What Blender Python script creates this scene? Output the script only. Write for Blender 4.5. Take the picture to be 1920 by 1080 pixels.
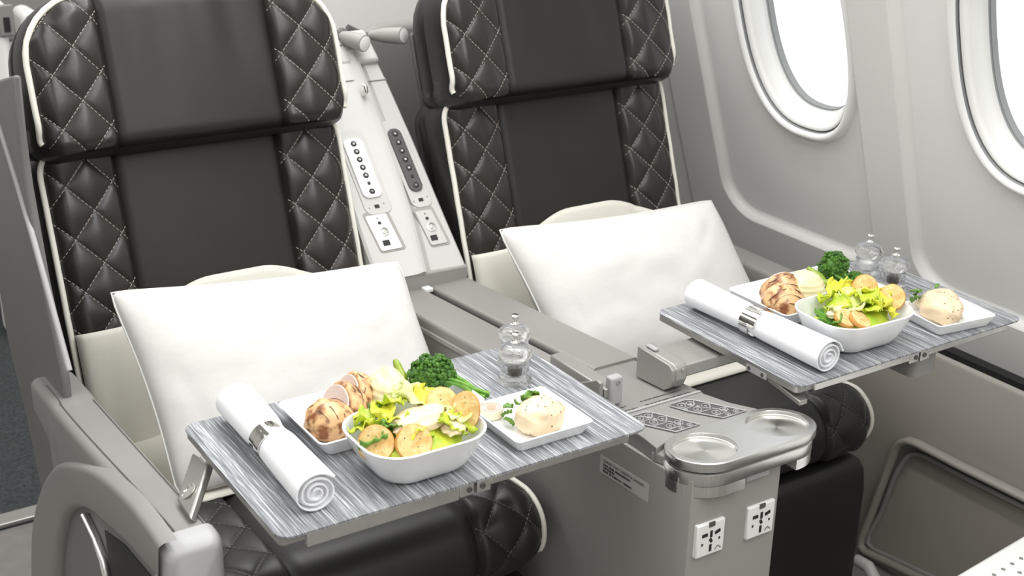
import bpy, bmesh, math, random
from mathutils import Vector, Matrix, noise
random.seed(7)
for o in list(bpy.data.objects): bpy.data.objects.remove(o)
SC = bpy.context.scene
COL = SC.collection
PI = math.pi

# ------------------------------------------------------------------ camera
FPX = 2447.94
AX = (0.83984947, -0.18547544, 0.51014873)     # cabin right, in camera axes (right, down, forward)
AY = (-0.54247185, -0.32040735, 0.77657158)    # cabin rear
AZ = (0.01942044, -0.92894456, -0.36970915)    # up
CAM = Vector((0, 0, 1.42))
cd = bpy.data.cameras.new('camera'); cam = bpy.data.objects.new('camera', cd); COL.objects.link(cam)
right = Vector((AX[0], AY[0], AZ[0])); down = Vector((AX[1], AY[1], AZ[1])); fwd = Vector((AX[2], AY[2], AZ[2]))
M3 = Matrix((right, -down, -fwd)).transposed()
cam.matrix_world = Matrix.Translation(CAM) @ M3.to_4x4()
cd.sensor_width = 36; cd.lens = 36 * FPX / 1920; cd.clip_start = .02
cd.dof.use_dof = True; cd.dof.focus_distance = 1.75; cd.dof.aperture_fstop = 9.0
SC.camera = cam

# ------------------------------------------------------------------ world, light, exposure
SC.view_settings.view_transform = 'Standard'; SC.view_settings.look = 'None'
SC.view_settings.exposure = -0.30; SC.view_settings.gamma = 1
SC.view_settings.use_curve_mapping = False
wd = bpy.data.worlds.new('world'); SC.world = wd; wd.use_nodes = True
bg = wd.node_tree.nodes['Background']
bg.inputs[0].default_value = (.96, .98, 1, 1); bg.inputs[1].default_value = 1.6
def area(name, loc, size, energy, rot=(0, 0, 0), col=(1, .995, .985)):
    l = bpy.data.lights.new(name, 'AREA'); l.shape = 'RECTANGLE'; l.size, l.size_y = size; l.energy = energy; l.color = col
    o = bpy.data.objects.new(name, l); o.location = loc; o.rotation_euler = rot; COL.objects.link(o); return o
area('ceiling_light', (.70, 1.3, 2.1), (.5, 4.6), 36)
area('ceiling_light', (-.5, 1.1, 2.1), (.7, 4.6), 38)
area('sidewall_wash_light', (1.12, 1.2, 2.05), (.12, 4.0), 35, (0, .45, 0))

# ------------------------------------------------------------------ helpers: pixels to places
def ray(p):
    c = Vector((p[0] - 960, p[1] - 540, FPX))
    return Vector((c.dot(Vector(AX)), c.dot(Vector(AY)), c.dot(Vector(AZ))))
def pz(px, py, z): r = ray((px, py)); return CAM + r * ((z - CAM.z) / r.z)
def pxx(px, py, x): r = ray((px, py)); return CAM + r * ((x - CAM.x) / r.x)
def pyy(px, py, y): r = ray((px, py)); return CAM + r * ((y - CAM.y) / r.y)
def za(y): return .61 + .075 * (1.77 - y)          # top of the arm rests, rising to the front
def parm(px, py, off=0):
    r = ray((px, py)); t = (.61 + off + .075 * 1.77 - CAM.z) / (r.z + .075 * r.y); return CAM + r * t
def ptow(px, py, off=0):                            # on the tower's sloping face
    r = ray((px, py)); y0 = 1.759 - off * 1.36; t = (y0 + .92 * (CAM.z - .62)) / (r.y - .92 * r.z); return CAM + r * t

# ------------------------------------------------------------------ helpers: meshes
class MB:
    def __init__(s): s.v = []; s.f = []
    def add(s, vs, fs):
        n = len(s.v); s.v += [tuple(p) for p in vs]; s.f += [tuple(i + n for i in f) for f in fs]; return s
    def box(s, x0, x1, y0, y1, z0, z1, fn=None):
        vs = [(x, y, z) for x in (x0, x1) for y in (y0, y1) for z in (z0, z1)]
        if fn: vs = [fn(*p) for p in vs]
        return s.add(vs, [(0, 1, 3, 2), (4, 6, 7, 5), (0, 4, 5, 1), (2, 3, 7, 6), (0, 2, 6, 4), (1, 5, 7, 3)])
    def obox(s, c, ex, ey, ez):
        c = Vector(c); vs = [c + ex * a + ey * b + ez * d for a in (-1, 1) for b in (-1, 1) for d in (-1, 1)]
        return s.add(vs, [(0, 1, 3, 2), (4, 6, 7, 5), (0, 4, 5, 1), (2, 3, 7, 6), (0, 2, 6, 4), (1, 5, 7, 3)])
    def loft(s, rings, cap0=False, cap1=False, closed=True):
        n = len(rings[0]); vs = [p for r in rings for p in r]; fs = []
        for i in range(len(rings) - 1):
            for j in range(n if closed else n - 1):
                k = (j + 1) % n; fs.append((i * n + j, i * n + k, (i + 1) * n + k, (i + 1) * n + j))
        if cap0: fs.append(tuple(range(n - 1, -1, -1)))
        if cap1: fs.append(tuple((len(rings) - 1) * n + j for j in range(n)))
        return s.add(vs, fs)
    def grid(s, fn, us, vs):
        P = [fn(u, v) for v in vs for u in us]; n = len(us)
        return s.add(P, [(j * n + i, j * n + i + 1, (j + 1) * n + i + 1, (j + 1) * n + i) for j in range(len(vs) - 1) for i in range(n - 1)])
    def tube(s, path, r, n=8, closed=False, flat=1.0, up=None):
        path = [Vector(p) for p in path]; m = len(path); rings = []; prev = None
        for i, p in enumerate(path):
            a = path[i - 1] if (i > 0 or closed) else p; b = path[(i + 1) % m] if (i < m - 1 or closed) else p
            t = (b - a).normalized()
            if prev is None:
                ref = Vector(up) if up else (Vector((0, 0, 1)) if abs(t.z) < .9 else Vector((1, 0, 0)))
                nrm = (ref - t * ref.dot(t)).normalized()
            else: nrm = (prev - t * prev.dot(t)).normalized()
            prev = nrm; bi = t.cross(nrm); rr = r(i / max(1, m - 1)) if callable(r) else r
            rings.append([p + nrm * math.cos(2 * PI * k / n) * rr * flat + bi * math.sin(2 * PI * k / n) * rr for k in range(n)])
        if closed: rings.append(rings[0]); return s.loft(rings)
        return s.loft(rings, True, True)
    def lathe(s, prof, c, n=28, ax=(0, 0, 1)):
        ax = Vector(ax).normalized(); a = ax.orthogonal().normalized(); b = ax.cross(a); c = Vector(c)
        return s.loft([[c + ax * z + (a * math.cos(2 * PI * k / n) + b * math.sin(2 * PI * k / n)) * max(r, 1e-5) for k in range(n)] for r, z in prof], prof[0][0] > 1e-4, prof[-1][0] > 1e-4)
    def prism(s, poly, off):
        off = Vector(off); a = [Vector(p) for p in poly]; return s.loft([a, [p + off for p in a]], True, True)

LOC = {}
def link(name, mesh, mat, parent, loc, smooth=40, bevel=0, seg=2, subsurf=0, solid=0):
    o = bpy.data.objects.new(name, mesh); COL.objects.link(o)
    if mat: mesh.materials.append(mat)
    if parent is not None: o.parent = parent; LOC[o.name] = LOC[parent.name]
    else: o.location = loc; LOC[o.name] = Vector(loc)
    if smooth and len(mesh.polygons):
        mesh.shade_smooth(); mesh.set_sharp_from_angle(angle=math.radians(smooth))
    if solid: m = o.modifiers.new('s', 'SOLIDIFY'); m.thickness = solid; m.offset = 0
    if bevel: m = o.modifiers.new('b', 'BEVEL'); m.width = bevel; m.segments = seg; m.limit_method = 'ANGLE'; m.angle_limit = math.radians(35)
    if subsurf: m = o.modifiers.new('ss', 'SUBSURF'); m.levels = subsurf; m.render_levels = subsurf
    return o
def obj(name, mb, mat, parent=None, loc=None, fixn=True, **k):
    if parent is not None: off = LOC[parent.name]
    else:
        if loc is None:
            xs, ys, zs = zip(*mb.v); loc = ((min(xs) + max(xs)) / 2, (min(ys) + max(ys)) / 2, min(zs))
        off = Vector(loc)
    me = bpy.data.meshes.new(name)
    me.from_pydata([(x - off[0], y - off[1], z - off[2]) for x, y, z in mb.v], [], mb.f)
    if fixn:
        b = bmesh.new(); b.from_mesh(me); bmesh.ops.recalc_face_normals(b, faces=b.faces); b.to_mesh(me); b.free()
    return link(name, me, mat, parent, off, **k)
def empty(name, loc):
    o = bpy.data.objects.new(name, None); COL.objects.link(o); o.location = loc; o.empty_display_size = .05; LOC[o.name] = Vector(loc); return o
def tag(o, label, cat, group=None):
    o['label'] = label; o['category'] = cat
    if group: o['group'] = group
    return o
def struct(o): o['kind'] = 'structure'; return o
def stuff(o): o['kind'] = 'stuff'; return o
def text(name, body, size, origin, ex, ey, mat, parent, ext=.0001):
    cu = bpy.data.curves.new(name, 'FONT'); cu.body = body; cu.size = size; cu.extrude = ext
    t = bpy.data.objects.new('t', cu); COL.objects.link(t)
    bpy.context.view_layer.update()
    me = bpy.data.meshes.new_from_object(t.evaluated_get(bpy.context.evaluated_depsgraph_get()))
    bpy.data.objects.remove(t)
    ex = Vector(ex).normalized(); ey = Vector(ey).normalized(); en = ex.cross(ey); off = LOC[parent.name]; o0 = Vector(origin)
    for v in me.vertices: v.co = o0 + ex * v.co.x + ey * v.co.y + en * v.co.z - off
    me.name = name
    return link(name, me, mat, parent, None, smooth=0)
def lin(a, b, n): return [a + (b - a) * i / (n - 1) for i in range(n)]
def sst(a, b, x): t = min(1, max(0, (x - a) / (b - a))); return t * t * (3 - 2 * t)
def rrect(cx, cy, a, b, r, z=0, n=8, f=None):
    P = []
    for (sx, sy, a0) in ((1, 1, 0), (-1, 1, PI / 2), (-1, -1, PI), (1, -1, 3 * PI / 2)):
        for i in range(n + 1):
            t = a0 + PI / 2 * i / n; P.append((cx + sx * (a - r) + r * math.cos(t), cy + sy * (b - r) + r * math.sin(t), z))
    return [f(*p) for p in P] if f else P
def sellipse(a, b, e, n=64):
    P = []
    for i in range(n):
        t = 2 * PI * i / n; c, s = math.cos(t), math.sin(t)
        P.append((a * math.copysign(abs(c) ** (2 / e), c), b * math.copysign(abs(s) ** (2 / e), s)))
    return P
def filled(loops):                                   # flat face with holes
    bm = bmesh.new(); es = []
    for L in loops:
        vs = [bm.verts.new(p) for p in L]
        es += [bm.edges.new((vs[i], vs[(i + 1) % len(vs)])) for i in range(len(vs))]
    bmesh.ops.triangle_fill(bm, use_beauty=True, edges=es)
    bm.verts.index_update(); mb = MB(); mb.add([v.co[:] for v in bm.verts], [[v.index for v in f.verts] for f in bm.faces]); bm.free(); return mb

# ------------------------------------------------------------------ materials
def srgb(r, g, b):
    f = lambda c: (c / 255 / 12.92) if c / 255 <= .04045 else ((c / 255 + .055) / 1.055) ** 2.4
    return (f(r), f(g), f(b), 1)
def mat(name, c, rough=.5, metal=0, vary=0, vscale=8, bump=0, bscale=200, spec=.5, coat=0, c2=None, stretch=None, sss=0, thr=(.35, .65), rvary=0):
    m = bpy.data.materials.new(name); m.use_nodes = True; nt = m.node_tree; N = nt.nodes; L = nt.links
    p = N['Principled BSDF']; p.inputs['Base Color'].default_value = c; p.inputs['Roughness'].default_value = rough
    p.inputs['Metallic'].default_value = metal; p.inputs['Specular IOR Level'].default_value = spec
    if coat: p.inputs['Coat Weight'].default_value = coat; p.inputs['Coat Roughness'].default_value = .08
    if sss: p.inputs['Subsurface Weight'].default_value = sss; p.inputs['Subsurface Radius'].default_value = (.004, .003, .002); p.inputs['Subsurface Scale'].default_value = 1
    tc = N.new('ShaderNodeTexCoord'); mp = N.new('ShaderNodeMapping'); L.new(tc.outputs['Object'], mp.inputs[0])
    if stretch: mp.inputs['Scale'].default_value = stretch
    if vary or c2:
        n = N.new('ShaderNodeTexNoise'); n.inputs['Scale'].default_value = vscale; n.inputs['Detail'].default_value = 5; L.new(mp.outputs[0], n.inputs[0])
        r = N.new('ShaderNodeValToRGB'); L.new(n.outputs[0], r.inputs[0])
        r.color_ramp.elements[0].position, r.color_ramp.elements[1].position = thr
        b = c2 or tuple(min(1, x * (1 + vary)) for x in c[:3]) + (1,)
        a = c if c2 else tuple(x * (1 - vary) for x in c[:3]) + (1,)
        r.color_ramp.elements[0].color = a; r.color_ramp.elements[1].color = b; L.new(r.outputs[0], p.inputs['Base Color'])
        if rvary:
            mr = N.new('ShaderNodeMapRange'); mr.inputs[3].default_value = rough - rvary; mr.inputs[4].default_value = rough + rvary
            L.new(n.outputs[0], mr.inputs[0]); L.new(mr.outputs[0], p.inputs['Roughness'])
    if bump:
        n = N.new('ShaderNodeTexNoise'); n.inputs['Scale'].default_value = bscale; n.inputs['Detail'].default_value = 3; L.new(mp.outputs[0], n.inputs[0])
        bn = N.new('ShaderNodeBump'); bn.inputs['Strength'].default_value = bump; bn.inputs['Distance'].default_value = .002
        L.new(n.outputs[0], bn.inputs['Height']); L.new(bn.outputs[0], p.inputs['Normal'])
    return m
LEATHER = mat('dark_leather', srgb(38, 33, 30), .33, vary=.08, vscale=14, bump=.06, bscale=420, spec=.5, rvary=.06)
LEATHER2 = mat('dark_leather_soft', srgb(38, 34, 31), .42, vary=.07, vscale=9, bump=.05, bscale=300, spec=.36)
BLACKL = mat('black_leather', srgb(32, 31, 30), .42, vary=.05, bump=.05, bscale=350)
STITCH = mat('stitch_thread', srgb(158, 151, 143), .8)
STITCH2 = mat('dark_stitch_thread', srgb(104, 99, 94), .8, vary=.05)
PIPING = mat('cream_piping', srgb(232, 229, 219), .6, vary=.03, vscale=30)
CREAM = mat('cream_cover', srgb(224, 221, 211), .75, vary=.015, vscale=12, bump=.05, bscale=260)
LINEN = mat('white_linen', srgb(217, 216, 213), .85, vary=.015, vscale=60, bump=.12, bscale=700, stretch=(1, 1, 3))
GREYPAD = mat('grey_arm_vinyl', srgb(136, 134, 131), .5, vary=.03, vscale=10, bump=.04, bscale=500)
GREYPAD2 = mat('grey_arm_lid', srgb(138, 136, 132), .42, vary=.02, vscale=6)
PLAST = mat('light_grey_plastic', srgb(192, 191, 188), .45, vary=.015, vscale=7, bump=.02, bscale=500)
PLAST2 = mat('mid_grey_plastic', srgb(155, 153, 149), .5, vary=.02, vscale=7, bump=.02, bscale=500)
PLASTD = mat('shell_grey_plastic', srgb(138, 136, 133), .5, vary=.02, vscale=6)
CAPM = mat('grey_cap_plastic', srgb(168, 168, 168), .38, vary=.02, vscale=20)
WALLM = mat('sidewall_plastic', srgb(232, 232, 230), .5, vary=.01, vscale=4)
WALLR = mat('sidewall_frame_plastic', srgb(222, 222, 219), .5, vary=.01, vscale=4)
LOWM = mat('dado_plastic', srgb(150, 145, 137), .45, vary=.02, vscale=5)
SHELLG = mat('dark_shell_plastic', srgb(112, 111, 109), .5, vary=.02, vscale=6)
WHITE = mat('white_plastic', srgb(240, 240, 238), .4, vary=.01)
SEALM = mat('grey_rubber_seal', srgb(150, 152, 152), .6, vary=.03)
BLACK = mat('black_gap', srgb(28, 28, 28), .6, vary=.05)
PRINT = mat('dark_print', srgb(60, 58, 56), .7, vary=.05)
DGREY = mat('dark_grey_plastic', srgb(82, 81, 80), .45, vary=.05)
ALU = mat('brushed_aluminium', srgb(222, 222, 220), .30, metal=1, vary=.06, vscale=40, stretch=(1, 30, 1), bump=.02, bscale=300)
ALUD = mat('satin_grey_metal', srgb(172, 171, 167), .38, metal=.75, vary=.03, vscale=30)
HINGE = mat('hinge_painted_metal', srgb(158, 157, 153), .35, metal=.35, vary=.02, vscale=30)
CHROME = mat('chrome', srgb(232, 230, 226), .08, metal=1, vary=.02)
PORC = mat('white_porcelain', srgb(246, 247, 248), .18, vary=.006, coat=.6)
NAPK = mat('white_cotton_napkin', srgb(246, 247, 250), .85, vary=.01, vscale=40, bump=.15, bscale=900)
CARPET = mat('dark_carpet', srgb(58, 61, 63), .95, vary=.35, vscale=160, bump=.4, bscale=220)
FLOORM = mat('grey_vinyl_floor', srgb(128, 126, 122), .6, vary=.06, vscale=30)
CEILM = mat('ceiling_white', srgb(238, 238, 235), .6, vary=.01)
BACKM = mat('bulkhead_white', srgb(236, 235, 232), .55, vary=.01)
DISC = mat('turned_aluminium', srgb(222, 222, 218), .26, metal=1, vary=.02)
nt = DISC.node_tree; p = nt.nodes['Principled BSDF']; p.inputs['Anisotropic'].default_value = .85
tg = nt.nodes.new('ShaderNodeTangent'); tg.direction_type = 'RADIAL'; tg.axis = 'Z'; nt.links.new(tg.outputs[0], p.inputs['Tangent'])
def glassmat(name, c, rough=0, ior=1.49):
    m = mat(name, c, rough); p = m.node_tree.nodes['Principled BSDF']; p.inputs['Transmission Weight'].default_value = 1; p.inputs['IOR'].default_value = ior; return m
ACRYL = glassmat('clear_acrylic', (.99, .99, .99, 1), 0, 1.40)
nt = ACRYL.node_tree; _p = nt.nodes['Principled BSDF']; _x = nt.nodes.new('ShaderNodeMixShader'); _tr = nt.nodes.new('ShaderNodeBsdfTransparent'); _x.inputs[0].default_value = .30
nt.links.new(_p.outputs[0], _x.inputs[1]); nt.links.new(_tr.outputs[0], _x.inputs[2]); nt.links.new(_x.outputs[0], nt.nodes['Material Output'].inputs[0])
PANE = bpy.data.materials.new('window_pane'); PANE.use_nodes = True; nt = PANE.node_tree; nt.nodes.clear()
_o = nt.nodes.new('ShaderNodeOutputMaterial'); _m = nt.nodes.new('ShaderNodeMixShader'); _t = nt.nodes.new('ShaderNodeBsdfTransparent'); _g = nt.nodes.new('ShaderNodeBsdfGlossy')
_f = nt.nodes.new('ShaderNodeFresnel'); _f.inputs[0].default_value = 1.03; _g.inputs['Roughness'].default_value = .05
nt.links.new(_f.outputs[0], _m.inputs[0]); nt.links.new(_t.outputs[0], _m.inputs[1]); nt.links.new(_g.outputs[0], _m.inputs[2]); nt.links.new(_m.outputs[0], _o.inputs[0])
def matmat():
    m = mat('woven_placemat', srgb(150, 152, 156), .55); nt = m.node_tree; N = nt.nodes; L = nt.links; p = N['Principled BSDF']
    tc = N.new('ShaderNodeTexCoord'); out = []
    for sc, det in (((520, 7, 1), 2), ((1100, 22, 1), 2), ((150, 2.5, 1), 1)):
        mp = N.new('ShaderNodeMapping'); mp.inputs['Scale'].default_value = sc; L.new(tc.outputs['Object'], mp.inputs[0])
        n = N.new('ShaderNodeTexNoise'); n.inputs['Scale'].default_value = 1; n.inputs['Detail'].default_value = det; L.new(mp.outputs[0], n.inputs[0]); out.append(n.outputs[0])
    a = N.new('ShaderNodeMath'); a.operation = 'ADD'; L.new(out[0], a.inputs[0]); L.new(out[1], a.inputs[1])
    b = N.new('ShaderNodeMath'); b.operation = 'MULTIPLY_ADD'; L.new(out[2], b.inputs[0]); b.inputs[1].default_value = .5; L.new(a.outputs[0], b.inputs[2])
    r = N.new('ShaderNodeValToRGB'); L.new(b.outputs[0], r.inputs[0]); r.color_ramp.elements.remove(r.color_ramp.elements[1])
    d = N.new('ShaderNodeMath'); d.operation = 'MULTIPLY'; L.new(b.outputs[0], d.inputs[0]); d.inputs[1].default_value = .5; L.new(d.outputs[0], r.inputs[0])
    for i, (ps, c) in enumerate(((.44, (78, 80, 83)), (.55, (110, 112, 116)), (.65, (140, 142, 146)), (.74, (206, 208, 210)))):
        e = r.color_ramp.elements[0] if i == 0 else r.color_ramp.elements.new(ps); e.position = ps; e.color = srgb(*c)
    L.new(r.outputs[0], p.inputs['Base Color'])
    bn = N.new('ShaderNodeBump'); bn.inputs['Strength'].default_value = .35; bn.inputs['Distance'].default_value = .001; L.new(a.outputs[0], bn.inputs['Height']); L.new(bn.outputs[0], p.inputs['Normal'])
    p.inputs['Specular IOR Level'].default_value = .4
    return m
PMAT = matmat()
# food
CHICK = mat('grilled_chicken', srgb(226, 184, 134), .4, c2=srgb(132, 78, 36), vscale=70, thr=(.47, .62), bump=.5, bscale=120, coat=.2, sss=.1)
CHAR = mat('grill_char', srgb(88, 50, 24), .5, vary=.3, vscale=90)
MEAT = mat('cut_chicken', srgb(226, 206, 196), .45, vary=.03, vscale=60, sss=.2)
MASH = mat('mashed_potato', srgb(232, 224, 178), .55, vary=.05, vscale=40, bump=.35, bscale=90, sss=.15)
BROC = mat('broccoli_green', srgb(78, 126, 32), .5, c2=srgb(40, 82, 18), vscale=120, bump=.4, bscale=500)
BSTEM = mat('broccoli_stem', srgb(120, 170, 55), .35, c2=srgb(70, 130, 30), vscale=60, coat=.2)
BEAN = mat('green_bean', srgb(150, 170, 60), .35, c2=srgb(105, 135, 40), vscale=50, coat=.2)
LET = [mat('lettuce_lime', srgb(206, 216, 70), .4, c2=srgb(160, 190, 52), vscale=50, sss=.1), mat('lettuce_yellow', srgb(233, 226, 78), .4, c2=srgb(206, 212, 72), vscale=50, sss=.1),
       mat('lettuce_pale', srgb(232, 234, 178), .4, c2=srgb(212, 222, 120), vscale=40, sss=.1), mat('lettuce_green', srgb(112, 158, 56), .4, c2=srgb(76, 128, 46), vscale=60)]
DRESS = mat('caesar_dressing', srgb(238, 220, 182), .3, vary=.04, vscale=30, coat=.3, sss=.2)
TOAST = mat('toast_crumb', srgb(236, 206, 148), .75, c2=srgb(214, 170, 102), vscale=110, bump=.5, bscale=300)
CRUST = mat('toast_crust', srgb(212, 156, 84), .6, vary=.15, vscale=60, bump=.3, bscale=200)
PATE = mat('pale_pate', srgb(232, 212, 178), .45, vary=.04, vscale=40, bump=.2, bscale=90, coat=.15, sss=.15)
HERB = mat('herb_leaf', srgb(112, 152, 58), .45, c2=srgb(72, 116, 38), vscale=90)
FLECK = mat('herb_fleck', srgb(128, 108, 72), .6, vary=.3, vscale=200)
PEPPER = mat('peppercorns', srgb(44, 38, 34), .6, c2=srgb(96, 88, 80), vscale=500, bump=.6, bscale=700)
SALT = mat('salt', srgb(236, 236, 234), .7, vary=.05, vscale=500)
BUTTER = mat('butter_wrapper', srgb(236, 224, 200), .45, vary=.03, vscale=50)
BPRINT = mat('butter_print', srgb(196, 160, 140), .5, vary=.05)

# ------------------------------------------------------------------ setting: floor, walls, ceiling
struct(obj('floor', MB().box(-2.2, 1.9, -1.6, 2.40, -.03, 0), FLOORM, smooth=0))
struct(obj('floor_carpet', MB().box(-2.2, 1.9, 2.40, 4.2, -.03, .004), CARPET, smooth=0))
struct(obj('trim_1', MB().box(-1.2, 1.5, 2.40, 2.445, 0.002, .012), ALUD, smooth=0, bevel=.003))
struct(obj('ceiling', MB().box(-2.2, 1.9, -1.6, 4.2, 2.12, 2.16), CEILM, smooth=0))
struct(obj('wall_left', MB().box(-2.25, -2.2, -1.6, 4.2, 0, 2.16), BACKM, smooth=0))
struct(obj('wall_front', MB().box(-2.2, 1.9, -1.65, -1.6, 0, 2.16), BACKM, smooth=0))
struct(obj('wall_back', MB().box(-2.2, 1.9, 4.2, 4.25, 0, 2.16), BACKM, smooth=0))
def WL(y, t, d=0): return (1.76 - .3048 * t - .9524 * d, y, .7 + .9524 * t - .3048 * d)
PANELS = [(1.515, 1.932), (1.013, 1.43), (2.10, 2.50), (.52, .93)]
TB, TT = -.138, 1.25
loops = [[WL(-1.6, -.236), WL(4.2, -.236), WL(4.2, 1.52), WL(-1.6, 1.52)]]
def panel_ring(y0, y1, inset, d, r): return rrect((y0 + y1) / 2, (TB + TT) / 2, (y1 - y0) / 2 - inset, (TT - TB) / 2 - inset, r - inset, 0, 10, lambda y, t, z: WL(y, t, d))
for y0, y1 in PANELS: loops.append(panel_ring(y0, y1, 0, 0, .085))
wr = struct(obj('wall_right', filled(loops), WALLR, loc=(1.76, 1.5, .5), smooth=30))
sm = MB().tube([WL(2.042, t, -.0005) for t in lin(-.23, 1.3, 6)], .0022, 6)
obj('panel_seam', sm, SEALM, wr)
for i, (y0, y1) in enumerate(PANELS):
    mb = MB().loft([panel_ring(y0, y1, q, d, .085) for q, d in ((0, 0), (.003, -.0015), (.009, -.010), (.015, -.0155), (.020, -.0165))])
    obj('panel_rim', mb, WALLR, wr, smooth=60)
    win = i < 2
    L = [panel_ring(y0, y1, .020, -.0165, .085)]
    yc = (1.669, 1.172)[i] if win else 0
    tcen = (.333, .355)[i] if win else 0
    if win: L.append([WL(yc + a, tcen + b, -.0165) for a, b in sellipse(.150, .240, 2.55)])
    obj('window_panel', filled(L), WALLM, wr, smooth=30)
    if win:
        w = struct(empty('window_%d' % (i + 1), WL(yc, tcen)))
        R = lambda q, d: [WL(yc + a, tcen + b, d - .006) for a, b in sellipse(q, q + .09, 2.55)]
        obj('window_lip', MB().loft([R(.150, -.0105), R(.147, -.004), R(.143, .001), R(.138, .002), R(.134, -.001), R(.1325, -.006)]), WHITE, w, smooth=80)
        obj('lip_groove', MB().loft([R(.1325, -.006), R(.1322, -.016), R(.1295, -.016), R(.1292, -.011)]), SEALM, w, smooth=80)
        obj('window_reveal', MB().loft([R(.1292, -.011), R(.127, -.010), R(.122, -.016), R(.1195, -.022), R(.117, -.0235), R(.112, -.040), R(.109, -.046), R(.1065, -.048)]), WHITE, w, smooth=80)
        obj('gasket', MB().loft([R(.1065, -.048), R(.1063, -.052), R(.1048, -.052), R(.1045, -.064)]), SEALM, w, smooth=60)
        pn = MB(); rg = R(.1046, -.062); pn.add(rg, [tuple(range(len(rg)))]); obj('pane', pn, PANE, w, smooth=0)
# dark gap and dado panel below the sidewall
XL = 1.80
struct(obj('trim_2', MB().box(XL + .008, XL + .05, -1.6, 4.2, .465, .476), BLACK, smooth=0))
struct(obj('wall_dado', MB().loft([[(x, y, z) for y in (-1.6, 4.2)] for x, z in ((XL + .035, .4655), (XL + .008, .465), (XL + .002, .455), (XL - .004, .25), (XL - .01, 0))], closed=False), LOWM, smooth=60))
dd = bpy.data.objects['wall_dado']
fr = [pxx(x, y, 1.785) for x, y in ((1980, 962), (1920, 932), (1800, 873), (1722, 832), (1704, 826), (1690, 829), (1680, 842), (1662, 890), (1636, 960), (1618, 1005), (1615, 1022), (1625, 1034), (1660, 1050), (1760, 1098))]
obj('dado_ridge', MB().tube(fr, .012, 10, flat=.6), LOWM, dd, smooth=80)
inn = [Vector((1.785, p.y - .018 if p.z > .1 else p.y - .01, p.z + (-.02 if p.z > .2 else .01))) for p in fr]
obj('dado_groove', MB().tube([p + Vector((.004, 0, 0)) for p in inn], .005, 8), PLASTD, dd, smooth=80)

# ------------------------------------------------------------------ the two seats
SEAM = .128; HW = .2365
EV = Vector((0, .3303, .9439)); EN = Vector((0, -.9439, .3303))
VGAP = .284
def BK(xc, u, v, w): return Vector((xc + u, 1.80, .62)) + EV * v + EN * w
WD, HD = .0695, .0775
def _s(x): return math.sqrt(math.sin(PI * x) ** 2 + .010) - .10
def Q(u, v): return (_s(u / WD + v / HD) * _s(u / WD - v / HD)) ** .36
def gro(u): return math.exp(-((abs(u) - SEAM) / .0045) ** 2)
class Panel:                                         # a cushion front: height over (u, v) and its outline
    def __init__(s, vb, vt, R, rb, w0, crown): s.vb, s.vt, s.R, s.rb, s.w0, s.crown = vb, vt, R, rb, w0, crown
    def top(s, u):
        e = max(0, abs(u) - (HW - s.R)); return s.vt - s.R + math.sqrt(max(0, s.R ** 2 - e * e)) + s.crown * (1 - (u / HW) ** 2)
    def bot(s, u):
        e = max(0, abs(u) - (HW - s.rb)); return s.vb + s.rb - math.sqrt(max(0, s.rb ** 2 - e * e))
    def base(s, u, v):
        du = HW - abs(u); dt = s.top(u) - v; db = v - s.bot(u)
        d = min(du, dt * 1.0); e = max(0, 1 - max(0, d) / .028); e2 = max(0, 1 - max(0, db) / .02) if s.rb > .01 else 0
        return s.w0 + .010 * sst(.11, .18, abs(u)) - .016 * e * e - .012 * e2 * e2 - .007 * gro(u)
    def h(s, u, v):
        w = s.base(u, v)
        if abs(u) > SEAM: w += .0060 * Q(u, v) * min(1, (abs(u) - SEAM) / .008) * min(1, max(0, (HW - abs(u)) / .012 + .25))
        else:
            w += .004 * (1 - (u / SEAM) ** 2)
            if s.w0: w += .0035 * noise.noise(Vector((u * 22 + 3, v * 5 + u * 9, 1.5))) * sst(s.vb + .03, s.vt - .05, v) * (1 - (u / SEAM) ** 4)
        return w
HEAD = Panel(.276, .492, .085, .03, .052, .012)
BACK = Panel(-.19, .295, .045, .001, 0, 0)
def uspace(a, b, n): return lin(a, b, n)
def dashes(mb, P, Ht, region, surf, nrm):
    for sgn in (1, -1):
        for k in range(-14, 15):
            prev = None; acc = 0
            for i in range(0, 1400):
                v = P[0] + (P[1] - P[0]) * i / 1399; u = WD * (k - sgn * v / HD)
                if not region(u, v): prev = None; continue
                q = surf(u, v)
                if prev is None: prev = q; acc = 0; start = q; on = True; continue
                acc += (q - prev).length; prev = q
                if on and acc > .0042:
                    t = (q - start); L = t.length; t.normalize(); n = nrm; b = t.cross(n).normalized()
                    mb.obox((q + start) / 2 + n * .0014, t * L / 2, b * .00052, n * .0005); on = False; acc = 0
                elif not on and acc > .0026: start = q; on = True; acc = 0

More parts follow.
